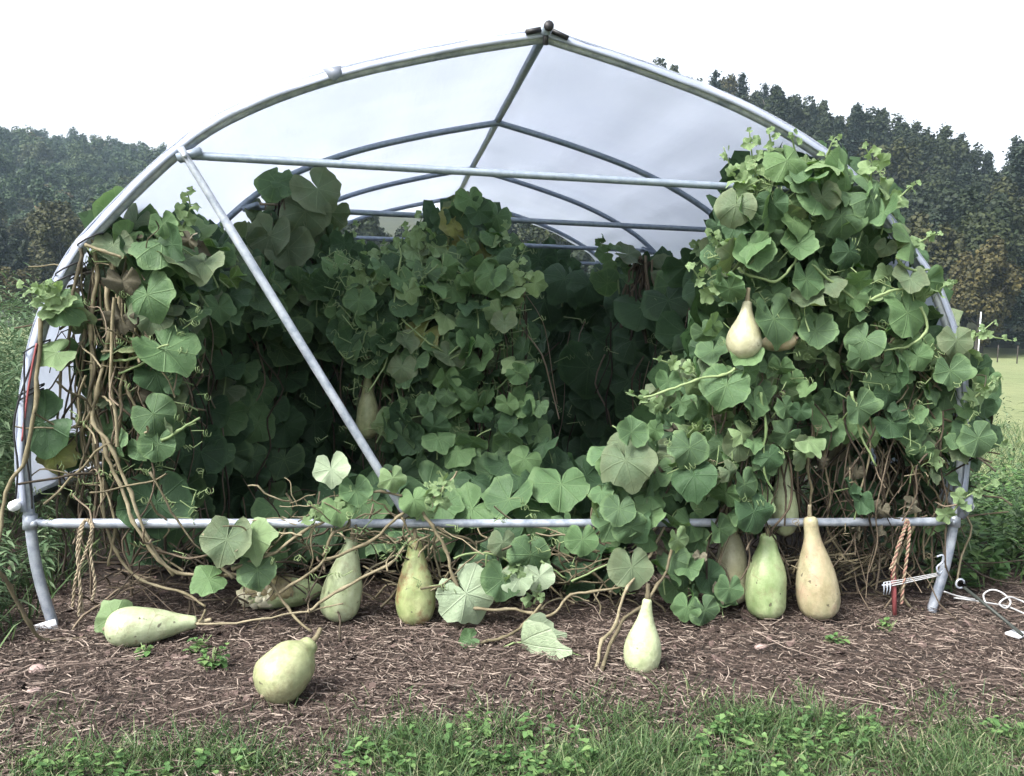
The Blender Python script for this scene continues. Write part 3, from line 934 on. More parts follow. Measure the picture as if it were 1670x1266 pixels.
LEAVES = {}
KEEP = [(1211, 555, 34), (1282, 820, 26), (1282, 855, 22), (1247, 945, 52), (1335, 930, 62), (1195, 915, 26), (600, 665, 26), (1280, 555, 18), (549, 950, 45), (678, 950, 48)]
def foliage(vine, poly, n, depth, size, mix, gap=20, face=(0, -1, .5), jit=.45, spread=.12, limit=300):
    """real leaves on petioles through a slab of the row; depth(px, py) gives the distance of the slab"""
    for (px, py) in scatter(poly, n, gap):
        if LEAVES.get(vine.name, 0) >= limit: return
        p = P(px, py, depth(px, py) + random.uniform(-spread, spread))
        if p.z < .06 or any((px-a)**2 + (py-b)**2 < (c + 18)**2 for a, b, c in KEEP): continue
        nrm = Vector(face) + Vector((random.gauss(0, jit), random.gauss(0, jit*.6), random.gauss(0, jit)))
        tip = Vector((random.gauss(0, .55), -.25, -1))
        kind = pick(mix); s = random.uniform(*size)*(.6 if kind == 'leaf_dry' else 1)
        # the anchor is the petiole end: centre the blade on the dart
        t_ = (tip - nrm.normalized()*tip.dot(nrm.normalized())).normalized()
        put_leaf(vine, p - t_*s*.2, nrm, tip, s, kind)
        LEAVES[vine.name] = LEAVES.get(vine.name, 0) + 1

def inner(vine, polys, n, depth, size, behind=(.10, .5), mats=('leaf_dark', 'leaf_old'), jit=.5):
    """the leaves deeper in the row, joined"""
    m = MB()
    for poly in polys:
        for (px, py) in scatter(poly, n, 6):
            p = P(px, py, depth(px, py) + random.uniform(*behind))
            if p.z < .05: continue
            nrm = Vector((random.gauss(0, jit), -1 + random.gauss(0, jit), .4 + random.gauss(0, jit)))
            mtx = Matrix.Translation(p) @ basis(nrm, (random.gauss(0, .6), 0, -1), random.uniform(*size))
            co, fcs = random.choice(PLAIN)
            A = np.array(mtx)
            m.add(co @ A[:3, :3].T + A[:3, 3], fcs, 0 if random.random() < .8 else 1)
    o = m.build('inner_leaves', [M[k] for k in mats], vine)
    me = o.data; me.uv_layers.new(name='UVMap')
    o['kind'] = 'stuff'
    return o

def strands(vine, n, x0, x1, top, bot, depth, rr, mat, seed, wander=14, name='dry_stems', spread=.15, slant=0):
    """thin dry stems hanging or climbing through the row, joined"""
    rg = random.Random(seed); m = MB()
    for i in range(n):
        px = rg.uniform(x0, x1); y0 = rg.uniform(*top); y1 = rg.uniform(*bot)
        k = max(4, int(abs(y1-y0)/45)); Y = depth(px, y0) + rg.uniform(-spread, spread)
        pts = []; x = px
        for j in range(k+1):
            pts.append(P(x, y0 + (y1-y0)*j/k, Y + rg.uniform(-.02, .02))); x += rg.gauss(slant, wander)
        for q in pts: q.z = max(q.z, .01)
        r_ = rg.uniform(*rr)
        m.tube(smooth_line(pts, 3), r_, 4, cap=False)
    o = m.build(name, M[mat], vine); o['kind'] = 'stuff'
    return o

def tangle(vine, n, x0, x1, y0, y1, Y0, Y1, L, rr, mat, seed, name='tangled_stems'):
    rg = random.Random(seed); m = MB()
    for i in range(n):
        p = P(rg.uniform(x0, x1), rg.uniform(y0, y1), rg.uniform(Y0, Y1))
        d = Vector((rg.gauss(0, 1), rg.gauss(0, .5), rg.gauss(0, .55))).normalized()
        l = rg.uniform(*L); pts = [p]
        for k in range(5):
            d = (d + Vector((rg.gauss(0, .3), rg.gauss(0, .3), rg.gauss(0, .3) - .06))).normalized()
            pts.append(pts[-1] + d*l/5)
        for q in pts: q.z = max(q.z, .008)
        m.tube(smooth_line(pts, 2), rg.uniform(*rr), 4, cap=False)
    o = m.build(name, M[mat], vine); o['kind'] = 'stuff'
    return o

def stem(vine, px, r=.010, mat='stem_tan', taper=.7, ground=False):
    """a traced vine stem; px: (x, y, Y) in the photograph and its real distance"""
    pts = [P(*q) for q in px]
    for q in pts: q.z = max(q.z, r*.8)
    L = smooth_line(pts, 5)
    n = len(L)
    for i, q in enumerate(L):
        q += Vector((noise.noise(q*9), noise.noise(q*9 + Vector((5, 0, 0))), noise.noise(q*9 + Vector((0, 5, 0)))))*.010 + Vector((noise.noise(q*28), 0, noise.noise(q*28 + Vector((7, 0, 0)))))*.006
    m = MB()
    m.tube(L, [r*.86*(1 - (1-taper)*i/(n-1))*(1 + .35*(i % 5 == 0) + .22*noise.noise(q*40)) for i, q in enumerate(L)], 7)
    return m.build('stem', M[mat], vine)

def shoot(vine, px, nleaf=6, s0=.10, mat='leaf_young', r=.006, face=(0, -1, .4)):
    """a young climbing tip: pale stem, leaves that shrink towards the tip, a curled bud"""
    pts = [P(*q) for q in px]
    L = smooth_line(pts, 5); n = len(L)
    m = MB(); m.tube(L, [r*(1-.6*i/(n-1)) for i in range(n)], 6)
    m.build('stem', M['stem_green'], vine)
    nleaf += 2
    for k in range(nleaf):
        t = (k + .6)/nleaf
        q = L[min(n-1, int(t*(n-1)))]
        sd_ = 1 if k % 2 else -1
        s = s0*(.85 - .62*t)*random.uniform(.8, 1.2)
        put_leaf(vine, q + Vector((sd_*s*.45, -.02, s*.25)), Vector(face) + Vector((random.gauss(0, .5), random.gauss(0, .4), random.gauss(0, .5))), (sd_*.9, -.2, random.uniform(-.5, .5)), s, mat)
    return L[-1]

def tendrils(vine, spots, mat='stem_green', seed=1, size=(.06, .16), within=None):
    rg = random.Random(seed); m = MB()
    for (px, py, Y) in spots:
        if within and not any(inside(q, px, py) for q in within): continue
        p = P(px, py, Y); L = rg.uniform(*size); a = rg.uniform(0, 6.28); d = Vector((math.cos(a), -.3, math.sin(a)*.7 - .2)).normalized()
        s = d.orthogonal().normalized(); u_ = d.cross(s)
        pts = []
        for k in range(22):
            t = k/21; c = max(0, t-.45)/.55
            ang = c*12
            pts.append(p + d*L*(t if t < .45 else .45 + .25*c) + (s*(math.cos(ang)-1) + u_*math.sin(ang))*.016*min(1, c*3))
        m.tube(pts, [.0022*(1.2-.6*k/21) for k in range(22)], 4, cap=False)
    o = m.build('tendrils', M[mat], vine); o['kind'] = 'stuff'

# ---- left wall row (large dark leaves running back along the left side)
vine_left = empty('gourd_vine', P(300, 985, .6), 'dark large-leaved gourd vine filling the left wall inside the tunnel', 'vine')
def dep_left(px, py): return .25 + max(0, px-190)/420*2.0 + max(0, (640-py))/300*.15
poly_left = [(185, 375), (235, 360), (330, 385), (400, 400), (470, 400), (600, 440), (625, 560), (600, 700), (640, 840), (540, 900), (250, 900), (215, 700), (205, 500)]
poly_top = [(200, 385), (260, 372), (340, 392), (400, 440), (470, 450), (560, 400), (640, 430), (640, 520), (580, 600), (480, 560), (380, 520), (250, 480)]
foliage(vine_left, poly_top, 150, lambda x, y: dep_left(x, y) - .42, (.10, .18), [('leaf_mid', 6), ('leaf_dark', 2), ('leaf_young', .8), ('leaf_old', .8)], gap=18, face=(.1, -1, .8), jit=.75, spread=.15)
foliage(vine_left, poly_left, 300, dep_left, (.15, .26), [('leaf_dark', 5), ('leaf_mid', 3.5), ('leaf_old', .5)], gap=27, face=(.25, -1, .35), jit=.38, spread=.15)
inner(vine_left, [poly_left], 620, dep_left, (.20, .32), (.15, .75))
strands(vine_left, 60, 200, 600, (420, 600), (800, 960), dep_left, (.003, .007), 'stem_dry', 3)

# ---- left front vine on the hoop: bare stems, few leaves
vine_hoop = empty('gourd_vine', P(190, 990, 0), 'half-bare gourd vine of hanging tan stems on the left front hoop', 'vine')
def d0(px, py): return -.02
poly_hoop = [(120, 440), (165, 385), (215, 370), (300, 375), (340, 400), (330, 520), (290, 600), (270, 760), (240, 840), (170, 800), (140, 620)]
foliage(vine_hoop, poly_hoop, 105, lambda x, y: .12, (.09, .17), [('leaf_dark', 3), ('leaf_mid', 4), ('leaf_old', 2.5), ('leaf_dry', 2)], gap=22, jit=.7, spread=.16)
TL = [
 [(150, 392, 0), (156, 450, 0), (150, 530, 0), (152, 600, 0), (148, 660, 0), (172, 735, -.03), (196, 790, -.05), (216, 850, -.08), (252, 905, -.08), (290, 934, -.06), (345, 937, -.05), (395, 936, -.05)],
 [(132, 405, -.03), (128, 445, -.04), (116, 500, -.04), (108, 560, 0), (100, 620, 0), (96, 690, .02)],
 [(190, 420, .0), (176, 470, 0), (178, 540, 0), (160, 640, -.02), (150, 690, -.03), (186, 740, -.04), (214, 805, -.06), (240, 880, -.07), (285, 940, -.06)],
 [(212, 440, .02), (196, 500, 0), (192, 570, 0), (212, 640, 0), (240, 690, 0), (280, 702, 0)],
 [(66, 520, -.05), (60, 640, -.06), (40, 745, -.08), (14, 795, -.1), (0, 855, -.12), (-8, 905, -.15)],
 [(-10, 925, -.3), (18, 960, -.25), (48, 1015, -.2), (75, 1045, -.16), (140, 1056, -.14)],
 [(165, 395, .02), (182, 440, .02), (172, 520, .03), (196, 560, .03), (182, 640, .03), (205, 720, .03), (180, 800, .02), (195, 880, .02)],
 [(232, 470, .05), (224, 540, .05), (236, 600, .05), (218, 660, .05), (244, 700, .05)],
 [(126, 470, .05), (138, 560, .05), (128, 640, .05), (136, 720, .05), (170, 790, .03), (188, 860, 0), (176, 920, 0)],
 [(138, 400, -.05), (168, 412, -.06), (200, 418, -.04), (232, 412, 0)],
 [(146, 700, 0), (160, 760, 0), (168, 830, 0), (190, 900, 0), (228, 945, 0), (300, 968, -.02), (335, 990, -.05)],
]
for i, q in enumerate(TL): stem(vine_hoop, q, .0105 if i in (0, 2, 4, 5) else .0085)
strands(vine_hoop, 20, 120, 260, (400, 520), (620, 980), lambda x, y: .08, (.003, .007), 'stem_dry', 5, 12, spread=.1)
strands(vine_hoop, 13, 110, 250, (420, 560), (600, 860), lambda x, y: .03, (.004, .0075), 'stem_tan', 6, 16, 'hanging_stems', spread=.08)
shoot(vine_hoop, [(285, 400, .1), (298, 370, .08), (310, 340, .06), (305, 312, .05)], 6, .11)
shoot(vine_hoop, [(100, 520, -.05), (80, 500, -.07), (60, 478, -.1), (38, 466, -.12)], 5, .13)
shoot(vine_hoop, [(110, 505, -.05), (90, 480, -.07), (75, 460, -.1)], 4, .10)
for (px, py, Y, s, mtl, n_, t_) in [
    (265, 395, .02, .26, 'leaf_mid', (.15, -.55, .8), (.7, -.35, -.55)), (300, 425, 0, .20, 'leaf_old', (.2, -.6, .8), (.8, -.2, -.4)),
    (240, 480, -.04, .20, 'leaf_mid', (-.1, -1, .35), (.3, 0, -1)), (270, 570, -.05, .25, 'leaf_mid', (.2, -.8, .7), (.7, -.2, -.7)),
    (250, 675, -.05, .17, 'leaf_mid', (.1, -1, .4), (.5, 0, -.5)), (258, 725, -.05, .14, 'leaf_mid', (.1, -1, .2), (-.1, 0, -1)),
    (175, 700, .03, .13, 'leaf_mid', (.1, -1, .1), (.1, 0, -1)), (70, 690, -.02, .24, 'leaf_dark', (-.2, -1, .4), (-.8, 0, -.4)),
    (90, 740, 0, .15, 'leaf_yellow', (-.1, -1, .3), (0, 0, -1)), (115, 735, .05, .15, 'leaf_dark', (0, -1, .3), (.7, 0, -.3)),
    (100, 500, -.06, .15, 'leaf_mid', (-.2, -.8, .6), (.8, 0, -.4)), (92, 575, -.06, .13, 'leaf_young', (.2, -.9, .4), (-.6, 0, -.4)),
    (255, 820, .02, .27, 'leaf_dark', (.1, -1, .3), (.1, 0, -1)), (255, 610, .0, .16, 'leaf_dark', (0, -1, .4), (.3, 0, -1)),
    (200, 460, -.02, .12, 'leaf_dry', (0, -1, .4), (.3, 0, -1)), (195, 520, -.02, .12, 'leaf_dry', (0, -1, .4), (-.3, 0, -1)),
    (185, 400, -.02, .14, 'leaf_old', (-.2, -.8, .6), (.2, 0, -1))]:
    put_leaf(vine_hoop, P(px, py, Y), n_, t_, s, mtl)
tangle(vine_hoop, 75, 110, 270, 420, 900, -.05, .2, (.12, .4), (.0025, .006), 'stem_tan', 77)
tangle(vine_hoop, 60, 110, 270, 420, 960, -.03, .25, (.1, .35), (.002, .005), 'stem_dry', 78)
tendrils(vine_hoop, [(320, 690, 0), (330, 720, 0), (300, 600, 0), (140, 400, -.05), (330, 780, .1)] + [(random.uniform(90, 330), random.uniform(420, 900), 0) for _ in range(60)], seed=3)
stem(vine_hoop, [(262, 720, -.05), (290, 705, -.06), (325, 683, -.08)], .008, 'stem_green')
stem(vine_hoop, [(178, 590, -.02), (215, 585, -.05), (250, 570, -.06), (275, 562, -.08)], .007, 'stem_green')
stem(vine_hoop, [(195, 610, -.02), (230, 595, -.04), (262, 575, -.06)], .006, 'stem_green')

# ---- clump hanging from the second hoop
vine_clump = empty('gourd_vine', P(460, 985, S), 'clump of round grey-green leaves hanging from the left end of the second hoop tie', 'vine')
poly_cl = [(385, 430), (400, 370), (440, 320), (480, 310), (525, 340), (545, 400), (560, 480), (500, 540), (420, 520), (385, 480)]
foliage(vine_clump, poly_cl, 44, lambda x, y: S - .12, (.15, .24), [('leaf_old', 3), ('leaf_mid', 2), ('leaf_dark', 2)], gap=24, face=(0, -1, .3), jit=.42, spread=.14)
for (px, py, s, n_, t_) in [(450, 298, .21, (-.1, -1, .2), (-.3, 0, -1)), (518, 308, .27, (.1, -1, .35), (.4, 0, -.5)), (498, 345, .27, (.1, -1, .3), (.1, 0, -1)), (440, 385, .26, (-.2, -1, .2), (-.3, 0, -1)), (465, 300, .16, (.2, -1, .6), (.3, 0, .4)), (470, 405, .26, (0, -1, .3), (.1, 0, -1))]:
    put_leaf(vine_clump, P(px, py, S - .26), n_, t_, s, 'leaf_mid' if s < .26 else 'leaf_old')
strands(vine_clump, 22, 430, 500, (320, 350), (420, 560), lambda x, y: S - .1, (.004, .008), 'stem_dry', 9, 10, spread=.06)
stem(vine_clump, [(425, 332, S-.1), (460, 335, S-.12), (500, 345, S-.12), (540, 352, S-.1)], .009, 'stem_dry')
stem(vine_clump, [(472, 420, S-.2), (470, 370, S-.22), (462, 320, S-.24), (455, 296, S-.26)], .007, 'stem_tan')
stem(vine_clump, [(505, 400, S-.25), (495, 430, S-.25), (482, 452, S-.25)], .007, 'stem_green')

# ---- centre row: a curtain of smaller leaves
vine_mid = empty('gourd_vine', P(720, 960, 1.5), 'curtain of small pale-edged leaves climbing the trellis in the middle of the tunnel', 'vine')
def dep_mid(px, py): return 1.05 + max(0, py-450)/400*-.15 + (600-px)/300*.15 + (.25 if py < 430 else 0)
poly_mid = [(490, 415), (560, 400), (610, 430), (690, 400), (712, 355), (760, 325), (800, 350), (830, 400), (850, 480), (858, 600), (880, 660), (885, 745), (800, 760), (700, 765), (640, 760), (600, 640), (560, 560)]
foliage(vine_mid, poly_mid, 290, dep_mid, (.10, .18), [('leaf_mid', 6), ('leaf_dark', 3), ('leaf_old', .7), ('leaf_young', .5), ('leaf_yellow', .1)], gap=13, jit=.75, spread=.18)
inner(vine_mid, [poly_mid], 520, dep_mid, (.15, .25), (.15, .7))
strands(vine_mid, 60, 560, 860, (420, 560), (640, 900), lambda x, y: dep_mid(x, y) + .1, (.002, .006), 'stem_dry', 11, spread=.1)
shoot(vine_mid, [(840, 640, 1.0), (846, 580, .95), (845, 540, .93), (850, 505, .92)], 5, .11, 'leaf_mid')
shoot(vine_mid, [(740, 420, 1.2), (735, 385, 1.2), (750, 345, 1.2), (770, 322, 1.2)], 6, .17, 'leaf_yellow')
for (px, py) in ((790, 415), (775, 440), (800, 430), (740, 365), (690, 545), (640, 690)):
    put_leaf(vine_mid, P(px, py, .95 + (.2 if py < 480 else 0)), (random.gauss(0, .3), -1, .3), (random.gauss(0, .5), 0, -1), random.uniform(.13, .19), 'leaf_yellow' if py < 600 and py != 590 else 'leaf_young')
for q in [[(545, 560), (565, 585), (585, 570), (600, 540)], [(655, 520), (700, 560), (730, 575)], [(640, 510), (668, 480), (690, 455), (715, 430)], [(640, 500), (652, 430), (650, 400)], [(840, 600), (815, 630), (790, 640), (770, 655)], [(700, 640), (730, 700), (760, 740)], [(600, 640), (625, 600), (640, 560)]]:
    stem(vine_mid, [(x, y, .88) for x, y in q], .006, 'stem_green')
tendrils(vine_mid, [(random.uniform(520, 870), random.uniform(400, 740), .88) for _ in range(120)], seed=8, size=(.08, .22))

# ---- right wall row seen from inside, and the dark far end
vine_back = empty('gourd_vine', P(1020, 880, 2.6), 'shaded gourd vine along the right wall inside the tunnel, behind the passage', 'vine')
def dep_back(px, py): return max(.7, 3.7 - (px-850)/350*2.7)
poly_back = [(845, 430), (900, 420), (960, 470), (1040, 450), (1100, 450), (1150, 440), (1210, 420), (1250, 560), (1240, 760), (1100, 800), (1000, 850), (860, 800)]
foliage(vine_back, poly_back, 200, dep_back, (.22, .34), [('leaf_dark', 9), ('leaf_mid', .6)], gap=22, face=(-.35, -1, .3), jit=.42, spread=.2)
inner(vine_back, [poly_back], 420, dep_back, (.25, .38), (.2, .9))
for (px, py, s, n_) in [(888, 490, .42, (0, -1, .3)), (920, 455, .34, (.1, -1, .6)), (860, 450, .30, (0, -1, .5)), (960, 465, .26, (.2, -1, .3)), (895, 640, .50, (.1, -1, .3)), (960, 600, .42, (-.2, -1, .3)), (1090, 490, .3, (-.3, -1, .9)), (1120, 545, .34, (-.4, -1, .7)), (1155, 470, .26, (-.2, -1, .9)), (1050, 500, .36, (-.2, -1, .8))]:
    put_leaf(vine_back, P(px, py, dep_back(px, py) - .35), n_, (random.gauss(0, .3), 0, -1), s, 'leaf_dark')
shoot(vine_back, [(1010, 480, 1.9), (1005, 440, 1.88), (990, 410, 1.86), (975, 388, 1.85)], 6, .20, 'leaf_mid')
shoot(vine_back, [(1165, 440, .8), (1148, 420, .8), (1136, 405, .8), (1128, 398, .8)], 4, .13)
put_leaf(vine_back, P(1025, 415, 1.9), (.1, -.8, .8), (.9, 0, -.1), .22, 'leaf_old'); put_leaf(vine_back, P(1085, 440, 1.9), (.1, -.8, .6), (.9, 0, -.2), .22, 'leaf_old')
strands(vine_back, 16, 1030, 1065, (415, 430), (470, 560), lambda x, y: 1.9, (.006, .012), 'stem_dry', 21, 6, spread=.05)
strands(vine_back, 30, 900, 1200, (480, 640), (640, 860), lambda x, y: dep_back(x, y) - .2, (.003, .007), 'stem_dry', 22, 12)
tendrils(vine_back, [(random.uniform(900, 1100), random.uniform(500, 720), 1.6) for _ in range(18)], seed=12, size=(.1, .25))

# ---- low plants on the ground between the rows
vine_low = empty('gourd_vine', P(800, 940, .5), 'low spread of broad leaves on the ground behind the front rail', 'vine')
poly_low = [(560, 800), (700, 775), (860, 755), (950, 770), (1000, 800), (1010, 860), (990, 940), (900, 960), (760, 930), (700, 900), (620, 880), (420, 900), (440, 840)]
foliage(vine_low, poly_low, 110, lambda x, y: .55 - (y-850)/150*.35, (.15, .27), [('leaf_dark', 5), ('leaf_mid', 3)], gap=21, face=(0, -.75, .9), jit=.42, spread=.2)
inner(vine_low, [poly_low], 240, lambda x, y: .8 - (y-850)/150*.4, (.18, .28), (.1, .8))
for (px, py, s) in [(830, 815, .24), (915, 790, .28), (770, 830, .24), (720, 825, .2), (880, 830, .22)]:
    put_leaf(vine_low, P(px, py, .35), (random.gauss(0, .2), -.7, 1), (random.gauss(0, .5), -.4, -.7), s, 'leaf_mid')
poly_under = [(330, 880), (480, 885), (600, 880), (1000, 880), (1000, 950), (880, 975), (740, 960), (620, 930), (420, 935)]
foliage(vine_low, poly_under, 60, lambda x, y: .28, (.10, .19), [('leaf_dark', 4), ('leaf_mid', 4), ('leaf_old', .6)], gap=19, face=(0, -.8, .8), jit=.6, spread=.2)
for (x0, y0) in ((360, 390), (500, 400), (575, 395), (625, 420), (660, 400), (690, 380), (820, 400), (850, 440), (600, 440), (300, 372), (235, 358)):
    Y_ = dep_left(x0, y0) - .1 if x0 < 600 else dep_mid(x0, y0) - .1
    shoot(vine_left if x0 < 600 else vine_mid, [(x0, y0 + 45, Y_), (x0 + 6, y0 + 20, Y_), (x0 - 6, y0 - 4, Y_), (x0 + random.uniform(-16, 16), y0 - random.uniform(22, 40), Y_)], 5, .15)
tangle(vine_low, 330, 180, 1560, 880, 990, .05, 1.0, (.15, .6), (.002, .006), 'stem_dry', 31)
tangle(vine_low, 120, 640, 1060, 870, 985, -.05, .3, (.1, .4), (.003, .006), 'stem_tan', 33, 'trailing_stems')
shoot(vine_low, [(705, 845, -.02), (715, 820, -.04), (712, 800, -.05), (700, 785, -.05)], 4, .09)

# ---- right front vine, and the column beside it
vine_col = empty('gourd_vine', P(1150, 1000, .15), 'ragged column of gourd leaves left of the big right-hand vine, above the small cream gourd', 'vine')
vine_right = empty('gourd_vine', P(1300, 1000, .2), 'tall bushy gourd vine climbing the right front hoop with hanging fruit', 'vine')
def dep_r(px, py): return -.02 + max(0, (1180-px)/180)*.15 + max(0, (600-py))/400*-.05
poly_r1 = [(1165, 430), (1180, 370), (1190, 310), (1240, 250), (1330, 262), (1400, 275), (1455, 320), (1480, 400), (1515, 440), (1535, 540), (1500, 640), (1400, 640), (1320, 640), (1250, 640), (1120, 620), (1150, 500)]
poly_r2 = [(1075, 640), (1120, 600), (1250, 620), (1320, 640), (1330, 720), (1290, 760), (1250, 860), (1150, 830), (1100, 800), (1040, 800), (1060, 700)]
poly_r3 = [(985, 740), (1050, 700), (1080, 800), (1060, 880), (1000, 890), (975, 820)]
poly_r4 = [(1340, 620), (1540, 560), (1605, 600), (1615, 720), (1560, 800), (1500, 780), (1440, 680), (1350, 720)]
poly_r5 = [(1090, 850), (1200, 870), (1215, 940), (1180, 1010), (1110, 1005), (1080, 920)]
FR = (0, -1, .6)
mixr = [('leaf_mid', 7), ('leaf_dark', 1.6), ('leaf_young', 1.0), ('leaf_old', 1.0)]
foliage(vine_right, poly_r1, 165, dep_r, (.08, .165), mixr, gap=16, face=FR, jit=.8, spread=.17)
foliage(vine_col, poly_r2, 100, dep_r, (.08, .155), mixr + [('leaf_dry', 1.2)], gap=16, face=FR, jit=.75, spread=.17)
foliage(vine_col, poly_r3, 24, lambda x, y: -.08, (.10, .18), mixr, gap=20, face=FR, jit=.5, spread=.08)
foliage(vine_right, poly_r4, 85, dep_r, (.085, .155), mixr + [('leaf_dry', 1.5)], gap=22, face=FR, jit=.6, spread=.12)
foliage(vine_col, poly_r5, 26, lambda x, y: -.05, (.09, .16), mixr + [('leaf_dry', 2)], gap=18, face=FR, jit=.7, spread=.08)
inner(vine_right, [poly_r1, poly_r2], 300, dep_r, (.14, .24), (.2, .6))
poly_r6 = [(1330, 640), (1550, 640), (1550, 840), (1480, 900), (1340, 860)]
inner(vine_right, [poly_r4, poly_r6], 170, dep_r, (.10, .17), (.15, .6), ('leaf_dark', 'leaf_dry'))
foliage(vine_right, poly_r6, 26, dep_r, (.08, .15), [('leaf_mid', 5), ('leaf_dark', 2), ('leaf_dry', 2)], gap=26, face=FR, jit=.6, spread=.14)
strands(vine_right, 110, 1180, 1560, (560, 760), (820, 985), lambda x, y: .12, (.0025, .006), 'stem_dry', 41, 20, spread=.22)
tangle(vine_right, 160, 1200, 1560, 600, 900, -.02, .4, (.12, .4), (.002, .005), 'stem_dry', 47)
strands(vine_right, 22, 1300, 1560, (480, 700), (700, 960), lambda x, y: .05, (.003, .0065), 'stem_tan', 42, 24, 'hanging_stems', spread=.1)
strands(vine_right, 50, 1480, 1340, (860, 920), (920, 990), lambda x, y: .2, (.002, .006), 'stem_tan', 43, 26, 'leaning_stems', spread=.2, slant=-20)
# leaves one can point to
HERO = [
 (1283, 262, .22, 'leaf_mid', (-.1, -1, .3), (.3, 0, -1)), (1310, 290, .20, 'leaf_mid', (.1, -.6, .9), (.2, 0, -.9)), (1345, 268, .19, 'leaf_young', (.1, -.5, 1), (.8, -.2, -.2)),
 (1375, 275, .21, 'leaf_mid', (.3, -1, .3), (.7, 0, .2)), (1422, 320, .26, 'leaf_mid', (.2, -1, .35), (.7, 0, -.4)), (1335, 318, .25, 'leaf_mid', (0, -1, .5), (.2, 0, -1)),
 (1372, 352, .24, 'leaf_mid', (.1, -1, .25), (.2, 0, -1)), (1258, 345, .20, 'leaf_mid', (.3, -1, .2), (-.3, 0, -1)), (1295, 360, .17, 'leaf_mid', (0, -1, .4), (.3, 0, -1)),
 (1200, 335, .19, 'leaf_old', (-.4, -1, .2), (-.2, 0, -1)), (1300, 400, .17, 'leaf_mid', (0, -1, .4), (-.1, 0, -1)), (1225, 412, .20, 'leaf_mid', (-.1, -1, .3), (.2, 0, -1)),
 (1485, 395, .21, 'leaf_mid', (.3, -1, .4), (.8, 0, .3)), (1385, 410, .17, 'leaf_dark', (0, -1, .2), (0, 0, -1)), (1315, 455, .19, 'leaf_mid', (.1, -1, .2), (.1, 0, -1)),
 (1262, 520, .26, 'leaf_mid', (.1, -1, .4), (.2, 0, -1)), (1480, 510, .26, 'leaf_mid', (.2, -1, .25), (.4, 0, -1)), (1330, 540, .18, 'leaf_mid', (.1, -1, .4), (.1, 0, -1)),
 (1185, 628, .23, 'leaf_mid', (-.1, -.9, .6), (-.3, 0, -1)), (1230, 655, .17, 'leaf_mid', (.1, -1, .3), (0, 0, -1)), (1400, 665, .19, 'leaf_mid', (.2, -1, .3), (.4, 0, -1)),
 (1550, 605, .18, 'leaf_mid', (.1, -1, .2), (.1, 0, -1)), (1595, 715, .20, 'leaf_mid', (.3, -1, .3), (.3, 0, -1)), (1560, 555, .17, 'leaf_old', (.2, -1, .2), (0, 0, -1)),
 (1020, 750, .27, 'leaf_old', (-.2, -1, .5), (.3, 0, -1)), (1030, 705, .16, 'leaf_mid', (.3, -.8, .2), (.2, 0, 1)), (1125, 730, .19, 'leaf_mid', (.2, -1, .3), (-.2, 0, -1)),
 (1132, 775, .21, 'leaf_dark', (-.1, -.8, .8), (.1, 0, -1)), (1010, 830, .17, 'leaf_mid', (0, -1, .3), (-.2, 0, -1)), (1028, 860, .17, 'leaf_mid', (.1, -1, .3), (.4, 0, -1)),
 (1230, 835, .21, 'leaf_dark', (0, -1, .4), (.3, 0, -1)), (1310, 738, .17, 'leaf_old', (.3, -.8, .4), (.9, 0, -.2)), (1105, 880, .13, 'leaf_young', (0, -1, .3), (.2, 0, -1)),
 (1120, 990, .14, 'leaf_mid', (-.2, -1, .3), (-.2, 0, -1)), (1150, 995, .16, 'leaf_mid', (.2, -1, .3), (.3, 0, -1)), (1190, 960, .15, 'leaf_mid', (.1, -1, .3), (-.1, 0, -1)),
 (1030, 925, .22, 'leaf_old', (0, -1, .3), (0, 0, -1)), (1215, 575, .16, 'leaf_mid', (-.2, -.8, .5), (-.5, 0, -.6)),
 (1405, 580, .15, 'leaf_mid', (.1, -1, .3), (.3, 0, -1)), (1255, 745, .14, 'leaf_dark', (0, -1, .3), (0, 0, -1)), (1215, 790, .17, 'leaf_mid', (.2, -1, .2), (.3, 0, -1))]
for (px, py, s, mtl, n_, t_) in HERO:
    put_leaf(vine_col if px < 1180 and py > 600 or py > 830 else vine_right, P(px, py, -.17), Vector(n_) + Vector((random.gauss(0, .12), 0, random.gauss(0, .12))), t_, s*.86, mtl)
shoot(vine_right, [(1225, 320, -.1), (1205, 300, -.1), (1192, 275, -.1), (1180, 240, -.1)], 6, .10)
shoot(vine_right, [(1235, 330, -.08), (1232, 290, -.08), (1226, 250, -.08), (1222, 212, -.08)], 7, .12)
shoot(vine_right, [(1425, 330, -.1), (1420, 295, -.1), (1422, 265, -.1), (1410, 238, -.1)], 7, .13)
shoot(vine_right, [(1545, 850, -.05), (1570, 815, -.08), (1605, 795, -.1), (1640, 775, -.12)], 5, .10)
shoot(vine_right, [(1530, 600, -.05), (1560, 570, -.06), (1590, 550, -.08), (1620, 525, -.1)], 6, .10)
shoot(vine_right, [(1550, 560, -.05), (1590, 548, -.06), (1630, 552, -.08), (1650, 556, -.1)], 6, .07)
for (x0, y0, dx, dy) in ((1300, 265, -12, -50), (1345, 262, 18, -38), (1460, 330, 34, -30), (1490, 400, 40, -18), (1150, 470, -30, -40), (1110, 600, -45, -15), (1060, 660, -40, -20), (1520, 480, 35, -20), (1600, 640, 30, -25), (1610, 720, 34, 10), (1260, 250, -8, -40), (1175, 400, -26, -22)):
    shoot(vine_right if x0 > 1180 else vine_col, [(x0 - dx*.5, y0 - dy*.5, -.08), (x0, y0, -.1), (x0 + dx*.6, y0 + dy*.7, -.12), (x0 + dx, y0 + dy, -.12)], 4, .085)
